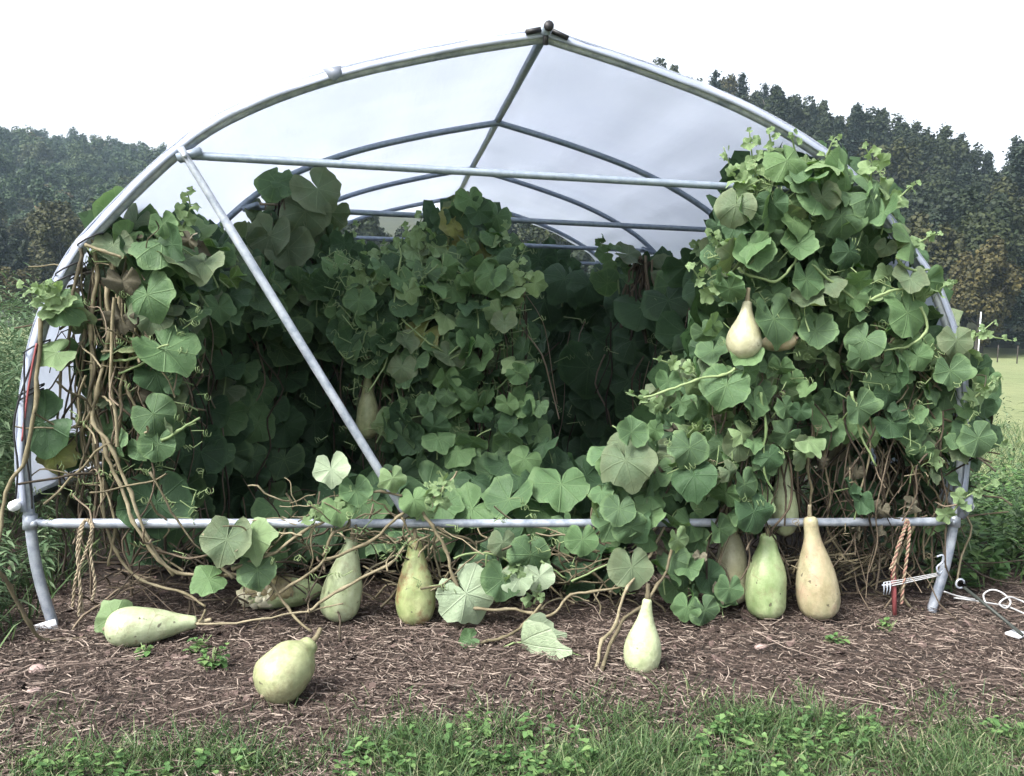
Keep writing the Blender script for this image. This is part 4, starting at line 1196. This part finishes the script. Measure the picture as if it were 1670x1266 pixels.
for q in [[(1205, 435), (1225, 450), (1260, 458), (1285, 440), (1300, 415), (1285, 390), (1288, 365)], [(1500, 500), (1510, 540), (1480, 565), (1440, 572)], [(1420, 490), (1450, 475), (1490, 470)], [(1200, 600), (1180, 612), (1130, 620), (1080, 640), (1050, 650)],
          [(1325, 430), (1370, 470), (1410, 490), (1450, 478)], [(1460, 420), (1480, 440), (1515, 440)], [(1390, 640), (1400, 700), (1430, 760)], [(1240, 640), (1250, 700), (1245, 760), (1262, 800)]]:
    stem(vine_right, [(x, y, -.16) for x, y in q], .0075, 'stem_green')
for q in [[(966, 1111, -.62), (972, 1091, -.58), (982, 1047, -.5), (1003, 1017, -.4), (1023, 960, -.22), (1060, 905, -.1), (1085, 858, -.05)], [(979, 1104, -.62), (1006, 1027, -.42), (1043, 993, -.3), (1073, 955, -.2), (1095, 900, -.1), (1105, 850, -.05)],
          [(970, 1180, -.8), (966, 1140, -.7), (966, 1111, -.62)], [(1200, 640, .05), (1195, 720, .05), (1190, 800, .03), (1180, 880, 0), (1160, 960, 0)],
          [(1310, 640, .05), (1325, 700, .03), (1318, 760, .0), (1322, 800, 0), (1322, 840, 0)], [(1560, 700, .02), (1500, 760, .05), (1490, 860, .05), (1460, 920, .05), (1480, 985, .04), (1505, 1000, .02)],
          [(1390, 640, .05), (1380, 720, .05), (1400, 800, .05), (1440, 850, .05)]]:
    stem(vine_right, q, .009)
tendrils(vine_right, [(random.uniform(1050, 1600), random.uniform(280, 900), -.12) for _ in range(150)], seed=18, size=(.07, .2), within=[poly_r1, poly_r2, poly_r4])
tendrils(vine_right, [(random.uniform(1180, 1560), random.uniform(560, 950), -.05) for _ in range(25)], 'stem_tan', 19, (.07, .2))

# ---- vine trailing across the front of the rail
vine_front = empty('gourd_vine', P(560, 1000, -.1), 'tan trailing vine stems crossing the front rail between the resting gourds', 'vine')
YF = -.10
FS = [
 [(528, 913), (596, 888), (650, 843), (690, 815)], [(450, 970), (515, 928), (528, 913)], [(500, 996), (560, 960), (632, 920), (672, 880)],
 [(395, 936), (440, 950), (470, 992), (508, 1030)], [(528, 906), (546, 870), (569, 857), (571, 825), (596, 805), (623, 802), (655, 808)], [(677, 825), (704, 857), (726, 893), (740, 942), (758, 983), (776, 992), (821, 994), (868, 998), (899, 1003), (932, 973), (962, 965), (1030, 955)],
 [(380, 925), (440, 905), (492, 868), (560, 835)], [(380, 940), (340, 900), (330, 870)], [(761, 1044), (781, 1047), (821, 1039), (852, 1020), (885, 977), (860, 960), (820, 930)],
 [(740, 910), (770, 902), (810, 905), (840, 922)], [(877, 1069), (905, 1084), (962, 1107)], [(890, 1066), (930, 1080), (962, 1107)], [(795, 905), (792, 940), (800, 970)], [(880, 915), (925, 945)], [(932, 948), (1000, 915), (1020, 890)],
 [(320, 1015), (360, 1018), (430, 1012), (490, 998), (560, 985)], [(245, 770), (290, 850), (330, 900)], [(335, 995), (328, 1008), (318, 1016)], [(655, 845), (668, 870), (676, 882)], [(580, 855), (582, 870), (580, 882)]]
for i, q in enumerate(FS):
    stem(vine_front, [(x, y, YF - max(0, y-985)*.0032) for x, y in q], .0085 if i < 9 else .0055, 'stem_tan' if i not in (9, 11, 12, 13, 14) else 'stem_green')
tangle(vine_front, 60, 440, 720, 800, 900, -.12, .1, (.08, .3), (.002, .005), 'stem_tan', 51, 'wiry_stems')
tangle(vine_front, 50, 200, 520, 880, 1000, -.1, .2, (.1, .35), (.002, .005), 'stem_dry', 52, 'wiry_stems')
for (px, py, s, mtl, n_, t_) in [
    (760, 968, .24, 'leaf_pale', (.1, -.9, .5), (.5, -.2, -.75)), (850, 1048, .21, 'folded', (.9, -.35, .2), (-.15, .0, -1)),
    (865, 905, .18, 'leaf_mid', (.4, -.9, .1), (-.2, 0, -1)), (820, 945, .18, 'leaf_mid', (.3, -.8, .4), (-.3, 0, -1)), (845, 945, .13, 'leaf_pale', (-.3, -.9, .4), (.3, 0, -1)), (765, 1042, .08, 'leaf_mid', (0, -.9, .5), (-1, 0, -.3)),
    (540, 765, .14, 'leaf_pale', (0, -.9, .4), (.1, 0, -1)), (550, 830, .13, 'leaf_mid', (0, -.9, .5), (.2, 0, -1)), (640, 780, .11, 'leaf_young', (.1, -1, .3), (.2, 0, -1)), (370, 880, .20, 'leaf_old', (0, -.9, .5), (-.2, 0, -1)),
    (410, 875, .17, 'leaf_young', (.1, -.7, .8), (.2, 0, -1)), (420, 930, .15, 'leaf_mid', (.1, -.9, .5), (.1, 0, -1)), (340, 945, .14, 'leaf_mid', (.1, -.6, .9), (-.7, -.2, -.4)), (820, 885, .12, 'leaf_old', (0, -.9, .3), (0, 0, -1)),
    (950, 880, .14, 'leaf_mid', (0, -.9, .3), (0, 0, -1)), (880, 940, .13, 'leaf_pale', (.1, -.9, .3), (0, 0, -1)), (580, 800, .13, 'leaf_mid', (0, -.9, .5), (.2, 0, -1)), (675, 815, .12, 'leaf_mid', (0, -.9, .5), (.2, 0, -1)),
    (186, 1008, .15, 'leaf_young', (.1, -.9, .5), (-.8, 0, -.35))]:
    put_leaf(vine_front, P(px, py, YF - .02 - max(0, py-985)*.0032), n_, t_, s, mtl)
for (px, py) in ((560, 800), (510, 830), (700, 800), (720, 780), (835, 920), (870, 960)):
    shoot(vine_front, [(px, py + 25, YF), (px + 6, py + 8, YF), (px - 4, py - 12, YF)], 3, .07)
tendrils(vine_front, [(random.uniform(420, 1050), random.uniform(800, 980), YF) for _ in range(26)], seed=25)

# ------------------------------------------------------------------ gourds
def gourd_mat(name, base, light, dark, blotch=None, amount=0.0, stripe=.25):
    m, t, b = nodes(name)
    n1 = noise_(t, 4, 5, .6); n2 = noise_(t, 30, 5, .7); n3 = noise_(t, 9, 6, .7)
    c = ramp(t, n1, [(.3, dark), (.5, base), (.72, light)])
    st_ = noise_(t, 7, 4, .6, stretch=(2.6, 2.6, .35))
    c = mixc(t, stripe, c, ramp(t, st_, [(.35, (.55, .66, .45)), (.62, (1.15, 1.15, 1.1))]), 'MULTIPLY')
    c = mixc(t, .5, c, ramp(t, n2, [(.25, (.55, .6, .48)), (.6, (1.08, 1.08, 1.06))]), 'MULTIPLY')
    c = mixc(t, ramp(t, noise_(t, 24, 2, .5), [(.29, (.85, .85, .85)), (.325, (0, 0, 0))]), c, (.06, .05, .035))
    if blotch: c = mixc(t, math_(t, 'MULTIPLY', ramp(t, n3, [(.5, (0, 0, 0)), (.62, (1, 1, 1))]), amount), c, blotch)
    t.links.new(c, b.inputs['Base Color'])
    b.inputs['Roughness'].default_value = .40
    b.inputs['Specular IOR Level'].default_value = .4
    bump(t, b, math_(t, 'ADD', n1, math_(t, 'MULTIPLY', n2, .5)), .5, .014)
    sc_ = t.nodes.new('ShaderNodeTexVoronoi'); sc_.feature = 'DISTANCE_TO_EDGE'; sc_.inputs['Scale'].default_value = 9; sc_.inputs['Randomness'].default_value = 1
    tc_ = t.nodes.new('ShaderNodeTexCoord'); mp_ = t.nodes.new('ShaderNodeMapping'); mp_.inputs['Scale'].default_value = (1, 1, .5); t.links.new(tc_.outputs['Object'], mp_.inputs[0]); t.links.new(mp_.outputs[0], sc_.inputs['Vector'])
    scar = math_(t, 'MULTIPLY', ramp(t, sc_.outputs['Distance'], [(.006, (1, 1, 1)), (.018, (0, 0, 0))]), ramp(t, n3, [(.54, (0, 0, 0)), (.6, (1, 1, 1))]))
    dirt = ramp(t, noise_(t, 13, 6, .8), [(.52, (0, 0, 0)), (.68, (.6, .6, .6))])
    c = mixc(t, math_(t, 'MULTIPLY', scar, .6), c, (.20, .165, .10))
    c = mixc(t, dirt, c, (.17, .15, .085))
    t.links.new(c, b.inputs['Base Color'])
    return m
PALE = gourd_mat('pale_green_gourd', (.33, .37, .24), (.43, .465, .33), (.24, .30, .165), stripe=.35)
CREAM = gourd_mat('cream_green_gourd', (.38, .42, .27), (.46, .50, .345), (.31, .36, .20), stripe=.2)
GREEN = gourd_mat('fresh_green_gourd', (.28, .34, .19), (.40, .44, .28), (.18, .25, .11), stripe=.5)
BLOT = gourd_mat('blotched_gourd', (.30, .325, .17), (.42, .43, .26), (.21, .26, .11), (.19, .10, .05), .85, .5)
TAN = gourd_mat('tan_gourd', (.335, .30, .20), (.40, .385, .275), (.30, .235, .15), (.37, .255, .18), .6, .35)
BONE = gourd_mat('bone_white_gourd', (.36, .345, .24), (.44, .42, .31), (.29, .28, .17), stripe=.1)
OLIVE = gourd_mat('olive_gourd', (.29, .305, .18), (.41, .42, .29), (.20, .22, .11), (.15, .135, .07), .55, .4)
ROT = gourd_mat('rotting_gourd', (.20, .17, .09), (.30, .25, .14), (.10, .07, .04), (.05, .035, .02), .7)
FLESH = simple('gourd_flesh', [(.2, (.36, .34, .22)), (.7, (.60, .58, .44))], .6, 30, .6)
SHAPES = {
 'pear': [(0, .02), (.012, .22), (.04, .46), (.09, .68), (.16, .87), (.24, .97), (.32, 1), (.42, .95), (.52, .82), (.62, .63), (.72, .46), (.82, .34), (.91, .27), (.97, .23), (1, .05)],
 'tall': [(0, .03), (.012, .30), (.04, .58), (.09, .80), (.16, .94), (.24, 1), (.34, .99), (.44, .93), (.55, .82), (.66, .68), (.77, .53), (.87, .41), (.94, .34), (.985, .28), (1, .06)],
 'barrel': [(0, .03), (.012, .34), (.04, .64), (.09, .86), (.16, .97), (.26, 1), (.40, .99), (.52, .95), (.63, .84), (.74, .66), (.83, .50), (.91, .42), (.98, .36), (1, .1)],
 'club': [(0, .03), (.012, .36), (.04, .66), (.09, .87), (.16, .97), (.24, 1), (.34, .97), (.45, .88), (.56, .74), (.66, .58), (.75, .44), (.83, .36), (.90, .34), (.955, .33), (.985, .25), (1, .05)],
 'egg': [(0, .03), (.02, .32), (.06, .60), (.14, .85), (.25, .97), (.38, 1), (.52, .96), (.66, .84), (.78, .64), (.86, .46), (.92, .36), (.98, .30), (1, .06)],
 'nub': [(0, .03), (.02, .32), (.06, .58), (.13, .82), (.23, .96), (.34, 1), (.46, .98), (.58, .93), (.68, .84), (.76, .71), (.82, .56), (.865, .43), (.91, .37), (.95, .34), (.985, .26), (1, .06)],
 'round': [(0, .05), (.03, .36), (.10, .66), (.22, .90), (.38, 1), (.55, .98), (.72, .84), (.85, .60), (.94, .36), (1, .06)],
}
def gourd(label, a, b, wid, shape, mat, bend=(0, 0, 0), stalk=.05, seed=0, sd_=None, rough=.04):
    """a: blossom end, b: neck end (world points); wid: radius in metres"""
    a, b = Vector(a), Vector(b)
    o = empty('bottle_gourd', a, label, 'gourd')
    ax = (b-a); Ln = ax.length; ax.normalize()
    s = ax.orthogonal().normalized(); t = ax.cross(s)
    seg = 28; m = MB(); vs = []; ctr = []
    prof = smooth_line([Vector((q[1], 0, q[0])) for q in SHAPES[shape]], 3)
    for q in prof:
        c = Vector((0, 0, 0)) + ax*Ln*q.z + Vector(bend)*4*q.z*(1-q.z)
        ctr.append(c)
        for k in range(seg):
            an = 2*math.pi*k/seg
            d = s*math.cos(an) + t*math.sin(an)
            w = wid*max(.01, q.x)*(1 + rough*noise.noise(Vector((math.cos(an)*1.6, math.sin(an)*1.6, q.z*5 + seed*3.7))) + rough*.5*noise.noise(Vector((math.cos(an)*4, math.sin(an)*4, q.z*9 + seed))))
            vs.append(c + d*w)
    n = len(prof)
    m.add(vs, [(i*seg+k, i*seg+(k+1) % seg, (i+1)*seg+(k+1) % seg, (i+1)*seg+k) for i in range(n-1) for k in range(seg)] + [tuple(range(seg))[::-1], tuple((n-1)*seg+k for k in range(seg))])
    body = m.build('body', mat); body.parent = o
    e = ctr[-1]; tip = sd_ or (ax + Vector((random.gauss(0, .25), random.gauss(0, .2), .25))).normalized()
    m = MB(); m.tube(smooth_line([e - ax*.008, e + ax*stalk*.4, e + ax*stalk*.5 + Vector(tip)*stalk*.6], 4), [.011]*4 + [.009]*4 + [.008], 7)
    c = m.build('stalk', M['stem_tan']); c.parent = o
    m = MB(); m.tube([ctr[0] + ax*.004, ctr[0] - ax*.006], [.012, .005], 8)
    c = m.build('blossom_scar', M['stem_dry']); c.parent = o
    return o

def up_gourd(label, bx, by, tx, ty, Y, wpx, shape, mat, **kw):
    a, b = P(bx, by, Y), P(tx, ty, Y)
    return gourd(label, a, b, wpx/2/ppm(a.lerp(b, .3)), shape, mat, **kw)

# lying at the left
y1 = G(215, 1070).y + .10
a = P(170, 1046, y1); b = P(322, 1010, y1 + .06); r1 = 33/ppm(a)
a.z = r1*.92; b.z = .075
gourd('pale green gourd lying on its side near the left foot plate, neck pointing right', a, b, r1, 'tall', PALE, seed=1)
# lying with its blossom end towards the viewer
y2 = G(459, 1146).y
a, b = P(428, 1136, y2 - .05), P(510, 1046, y2 + .09); r2 = 45/ppm(a)
gourd('olive gourd lying in the mulch nearest the grass, blunt end facing forward', a, b, r2, 'nub', OLIVE, seed=2)
up_gourd('tilted green gourd with a bitten base resting behind crossing vine stems under the rail', 549, 1013, 574, 878, .02, 66, 'tall', PALE, seed=3)
up_gourd('upright gourd with brown blotches hanging under the foot of the diagonal brace', 678, 1020, 677, 881, -.02, 65, 'tall', BLOT, seed=4)
y5 = G(1043, 1103).y + .06
up_gourd('small pale cream gourd standing alone on the mulch in front of the rail', 1044, 1104, 1056, 975, y5, 61, 'pear', CREAM, seed=5, rough=.012)
up_gourd('fresh green barrel-shaped gourd standing left of the tan gourd at the right', 1247, 1009, 1253, 870, -.04, 65, 'barrel', GREEN, seed=6)
up_gourd('largest tan-orange gourd with a long neck touching the rail at the right', 1338, 1009, 1321, 842, -.07, 69, 'club', TAN, seed=7)
up_gourd('cream gourd hanging high among leaves in the right vine', 1211, 588, 1219, 490, -.15, 58, 'pear', BONE, seed=8, rough=.01)
up_gourd('pale gourd hanging behind the rail, half hidden by dry leaves above the barrel-shaped gourd', 1280, 874, 1277, 748, .07, 44, 'tall', CREAM, seed=9)
up_gourd('bone-white gourd hidden behind leaves left of the barrel-shaped gourd', 1195, 985, 1192, 850, .10, 54, 'barrel', BONE, seed=10)
up_gourd('shaded yellowish gourd hanging deep inside behind the diagonal brace', 600, 716, 600, 615, 1.12, 38, 'tall', OLIVE, seed=11)
a = P(1240, 562, -.02); b = P(1300, 552, -.16)
gourd('small tan gourd lying sideways in leaves right of the hanging cream gourd', b, a, .046, 'round', TAN, seed=12)
# half-rotten gourd lying under the rail, its left end torn open
y3 = .16
a, b = P(388, 972, y3), P(528, 962, y3 + .05); a.z = .085; b.z = .085
rot = gourd('half-rotten gourd lying under the rail, torn open to white flesh at its left end', a, b, .076, 'round', GREEN, seed=13, rough=.12)
ax_ = (b-a).normalized(); rg_ = random.Random(4)
def scrap(t0, t1, n, name, mat, a0, a1, off, sz):
    m = MB()
    for i in range(n):
        t = rg_.uniform(t0, t1); an = R(rg_.uniform(a0, a1))
        rr = .076*min(1, 1.25*math.sqrt(max(.05, 4*t*(1-t)))) + off
        nr = Vector((0, -math.cos(an), math.sin(an)))
        c = a + (b-a)*t + nr*rr
        w = ax_; h = nr.cross(w)
        v_ = []
        for k in range(7):
            q = k/7*6.283; l = rg_.uniform(*sz)
            v_.append(c + w*math.cos(q)*l + h*math.sin(q)*l - nr*.006)
        nv = len(v_); m.add([c + nr*.004] + v_, [(0, 1 + k, 1 + (k+1) % nv) for k in range(nv)])
    o = m.build(name, mat); o.parent = rot; o.matrix_parent_inverse = Matrix.Translation(-rot.location)
    o['kind'] = 'stuff'
scrap(.03, .40, 26, 'torn_flesh', FLESH, -40, 30, .004, (.010, .026))
scrap(.12, .62, 40, 'rotten_skin', ROT, 5, 95, .006, (.012, .03))

# ------------------------------------------------------------------ ropes, stake and guy line
def twisted(mb, pts, r, mats=(0, 1), turns=60):
    L = smooth_line(pts, 10); n = len(L)
    length = sum((L[i+1]-L[i]).length for i in range(n-1))
    k = int(length/.006) + 2
    P2 = []
    for i in range(k):
        f = i/(k-1)*(n-1); j = min(int(f), n-2); P2.append(L[j].lerp(L[j+1], f-j))
    for s in (0, 1):
        q = []
        for i, p in enumerate(P2):
            t = (P2[min(i+1, k-1)] - P2[max(i-1, 0)]).normalized()
            u_ = t.orthogonal().normalized() if abs(t.y) > .9 else (Vector((0, 1, 0)) - t*t.y).normalized()
            v_ = t.cross(u_); a_ = i*.85 + s*math.pi
            q.append(p + (u_*math.cos(a_) + v_*math.sin(a_))*r)
        mb.tube(q, r*.95, 5, mat=mats[s])
def rope(label, loops, r=.0035, mats=('rope', 'rope')):
    o = empty('rope', P(*loops[0][0]), label, 'rope')
    for L in loops:
        m = MB(); twisted(m, [P(*q) for q in L], r)
        m.build('strand', [M[mats[0]], M[mats[1]]], o)
    return o
rope('twisted tan rope looped over the left end of the front rail', [
    [(128, 1005, -.07), (131, 960, -.08), (126, 905, -.085), (130, 865, -.085), (140, 848, -.07), (150, 862, -.085), (148, 905, -.085), (155, 950, -.08), (150, 980, -.07)],
    [(118, 990, -.06), (124, 940, -.08), (140, 900, -.085), (150, 860, -.09), (143, 848, -.05), (134, 862, -.085), (128, 920, -.08), (135, 1000, -.06)]], mats=('rope', 'rope'))
rope('red-and-tan twisted rope hanging from the right end of the front rail', [
    [(1456, 945, -.06), (1462, 900, -.08), (1474, 865, -.08), (1479, 848, -.065), (1483, 865, -.08), (1480, 900, -.08), (1474, 945, -.07), (1470, 985, -.05)],
    [(1452, 930, -.06), (1468, 885, -.08), (1478, 855, -.075)]], .0045, ('rope', 'rope_red'))
# red stake driven in beside the rope
o = empty('garden_stake', P(1458, 1000, -.05), 'faded red plastic stake standing in the mulch by the right foot', 'stake')
m = MB(); m.tube([P(1459, 1005, -.05), P(1458, 965, -.05), P(1457, 938, -.05)], [.010, .012, .012], 8); m.build('shaft', M['red'], o)
m = MB(); m.tube([P(1457, 938, -.05), P(1457, 932, -.05)], [.013, .010], 8); m.build('tip', M['red'], o)
# white cord with hooks lashed between stake and hoop foot
o = empty('tie_cord', P(1490, 945, -.06), 'white tie-down cord with steel hooks stretched from the red stake to the right hoop', 'cord')
m = MB()
for k in range(3):
    m.tube(smooth_line([P(1442, 950 + 4*k, -.065), P(1480, 944 + 3*k, -.07), P(1534, 934 + 2*k, -.06)], 4), .0027, 5)
m.build('cord', M['cord'], o)
m = MB(); q = P(1446, 958, -.075)
for dx in (-.016, .0, .016):
    m.tube([q + Vector((dx, 0, .025)), q + Vector((dx, -.006, -.01)), q + Vector((dx*.8, 0, -.035))], .0030, 6)
m.tube([q + Vector((-.025, 0, .01)), q + Vector((.025, 0, .012))], .004, 6); m.build('hook', M['steel'], o)
m = MB(); q = P(1530, 925, -.06)
m.tube(smooth_line([q + Vector((-.01, 0, .05)), q + Vector((.012, -.01, .06)), q + Vector((.016, -.01, .03)), q + Vector((-.01, -.005, -.0)), q + Vector((.0, -.01, -.03)), q + Vector((.02, 0, -.02))], 4), .005, 6)
m.build('hook', M['steel'], o)
# guy line at the far right
def g_(px, py, z=.02): return G(px, py, z)
o = empty('ground_anchor', g_(1655, 1040), 'dark steel ground anchor rod with a white plate at the far right', 'anchor')
m = MB(); m.tube([g_(1572, 958, .16), g_(1612, 990, .10), g_(1668, 1036, .03)], .008, 8); m.build('rod', M['dark_bar'], o)
m = MB()
pts = [];
c0 = g_(1566, 952, .17)
for k in range(9): a_ = k/8*5.2; pts.append(c0 + Vector((math.cos(a_)*.022, 0, math.sin(a_)*.022)))
m.tube(pts, .005, 6); m.build('eye', M['steel'], o)
m = MB(); m.box(g_(1658, 1034, .02), (.09, .06, .012), Matrix.Rotation(.5, 3, 'Z')); m.build('plate', M['white_paint'], o)
o = empty('guy_rope', g_(1640, 975), 'white guy rope knotted round the ground anchor rod at the far right', 'rope')
m = MB()
m.tube(smooth_line([g_(1555, 975, .10), g_(1590, 980, .10), g_(1620, 985, .09), g_(1645, 990, .08), g_(1690, 1010, .05)], 5), .004, 6)
m.tube(smooth_line([g_(1608, 985, .09), g_(1604, 970, .12), g_(1618, 962, .14), g_(1636, 968, .13), g_(1648, 982, .10), g_(1640, 992, .08), g_(1630, 984, .10), g_(1645, 974, .12), g_(1665, 980, .10), g_(1700, 996, .07)], 6), .004, 6)
m.build('line', M['cord'], o)
m = MB(); m.tube(smooth_line([g_(1540, 965, .14), g_(1560, 972, .11), g_(1590, 978, .10)], 4), .004, 6); m.build('tail', M['cord'], o)

# stones and seedlings in the mulch
for (px, py, s, lab) in ((155, 1028, .035, 'pinkish stone behind the gourd at the left, by the rope end'), (60, 1095, .035, 'flat pink stone at the left edge of the mulch'), (1240, 1058, .028, 'pink stone in the mulch in front of the barrel-shaped gourd'), (1555, 1030, .02, 'small pink stone right of the hoop foot'), (1318, 1010, .02, 'little pale pebble against the base of the tan gourd'), (55, 1128, .025, 'grey stone on the bare patch at the left edge')):
    q = G(px, py); m = MB(); vs = []; 
    bmx = bmesh.new(); bmesh.ops.create_icosphere(bmx, subdivisions=2, radius=s)
    for v in bmx.verts: v.co = Vector((v.co.x, v.co.y*.8, v.co.z*.5))*(1 + .5*noise.noise(v.co*22 + q*7))
    me = bpy.data.meshes.new('stone'); bmx.to_mesh(me); bmx.free(); me.materials.append(M['pebble'])
    me.polygons.foreach_set('use_smooth', np.ones(len(me.polygons), bool))
    o = bpy.data.objects.new('stone', me); COL.objects.link(o); o.location = q + Vector((0, 0, s*.15)); tag(o, lab, 'stone')
def seedling(px, py, h, n, lab):
    q = G(px, py); o = empty('seedling', q, lab, 'seedling')
    c = leafy('leaves', [(q.x + random.gauss(0, .02), q.y + random.gauss(0, .02), h*random.uniform(.6, 1.1), 0) for _ in range(n)], (.025, .05), (.010, .02), M['weed'], int(px), 7, .2)
    c.parent = o; c.matrix_parent_inverse = Matrix.Translation(-q)
    m = MB()
    for k in range(n): m.tube([q + Vector((random.gauss(0, .01), random.gauss(0, .01), -.01)), q + Vector((random.gauss(0, .02), random.gauss(0, .02), h*.9))], .0015, 4)
    m.build('stem', M['stem_green'], o)
seedling(345, 1092, .09, 6, 'leafy weed seedling in the mulch between the two lying gourds')
seedling(325, 1060, .06, 3, 'tiny two-leaved weed just right of the lying gourd neck')
seedling(238, 1072, .05, 4, 'small weed sprouting against the belly of the lying pale gourd')
seedling(1366, 1050, .05, 3, 'small weed in the mulch below the tan gourd')
seedling(1450, 1030, .06, 4, 'small weed in the mulch in front of the red stake')

# far fence along the field
def fence_post(px, d, h, lab, r=.03, mat='white_paint', group=None):
    az = math.atan((px - W_PX/2)/F_PX) + yaw
    q = Vector((CAM.x + d*math.sin(az), CAM.y + d*math.cos(az), 0))
    m = MB(); m.tube([(0, 0, -.3), (0, 0, h*.5), (0, 0, h - .03), (0, 0, h)], [r, r, r, r*.4], 8)
    o = m.build('fence_post', M[mat]); o.location = q
    return tag(o, lab, 'post', group)
fence_post(1592, 42, 2.6, 'tall pale post standing in the field before the wood', .025)
for i in range(7):
    fence_post(1560 + i*32, 70 - i*1.5, 1.15, 'low grey fence post along the far edge of the field', .04, 'bark', 'posts along the far edge of the field')

# ------------------------------------------------------------------ haze
def haze():
    m = bpy.data.materials.new('haze'); m.use_nodes = True; t = m.node_tree
    t.nodes.remove(t.nodes['Principled BSDF'])
    v = t.nodes.new('ShaderNodeVolumePrincipled')
    v.inputs['Color'].default_value = (.62, .80, 1.0, 1)
    v.inputs['Density'].default_value = HAZE
    t.links.new(v.outputs[0], t.nodes['Material Output'].inputs['Volume'])
    b = MB(); b.box((0, 0, 49), (1900, 1900, 102))
    o = b.build('haze', m, smooth=False)
    tag(o, kind='stuff')
HAZE = 0.00031
haze()
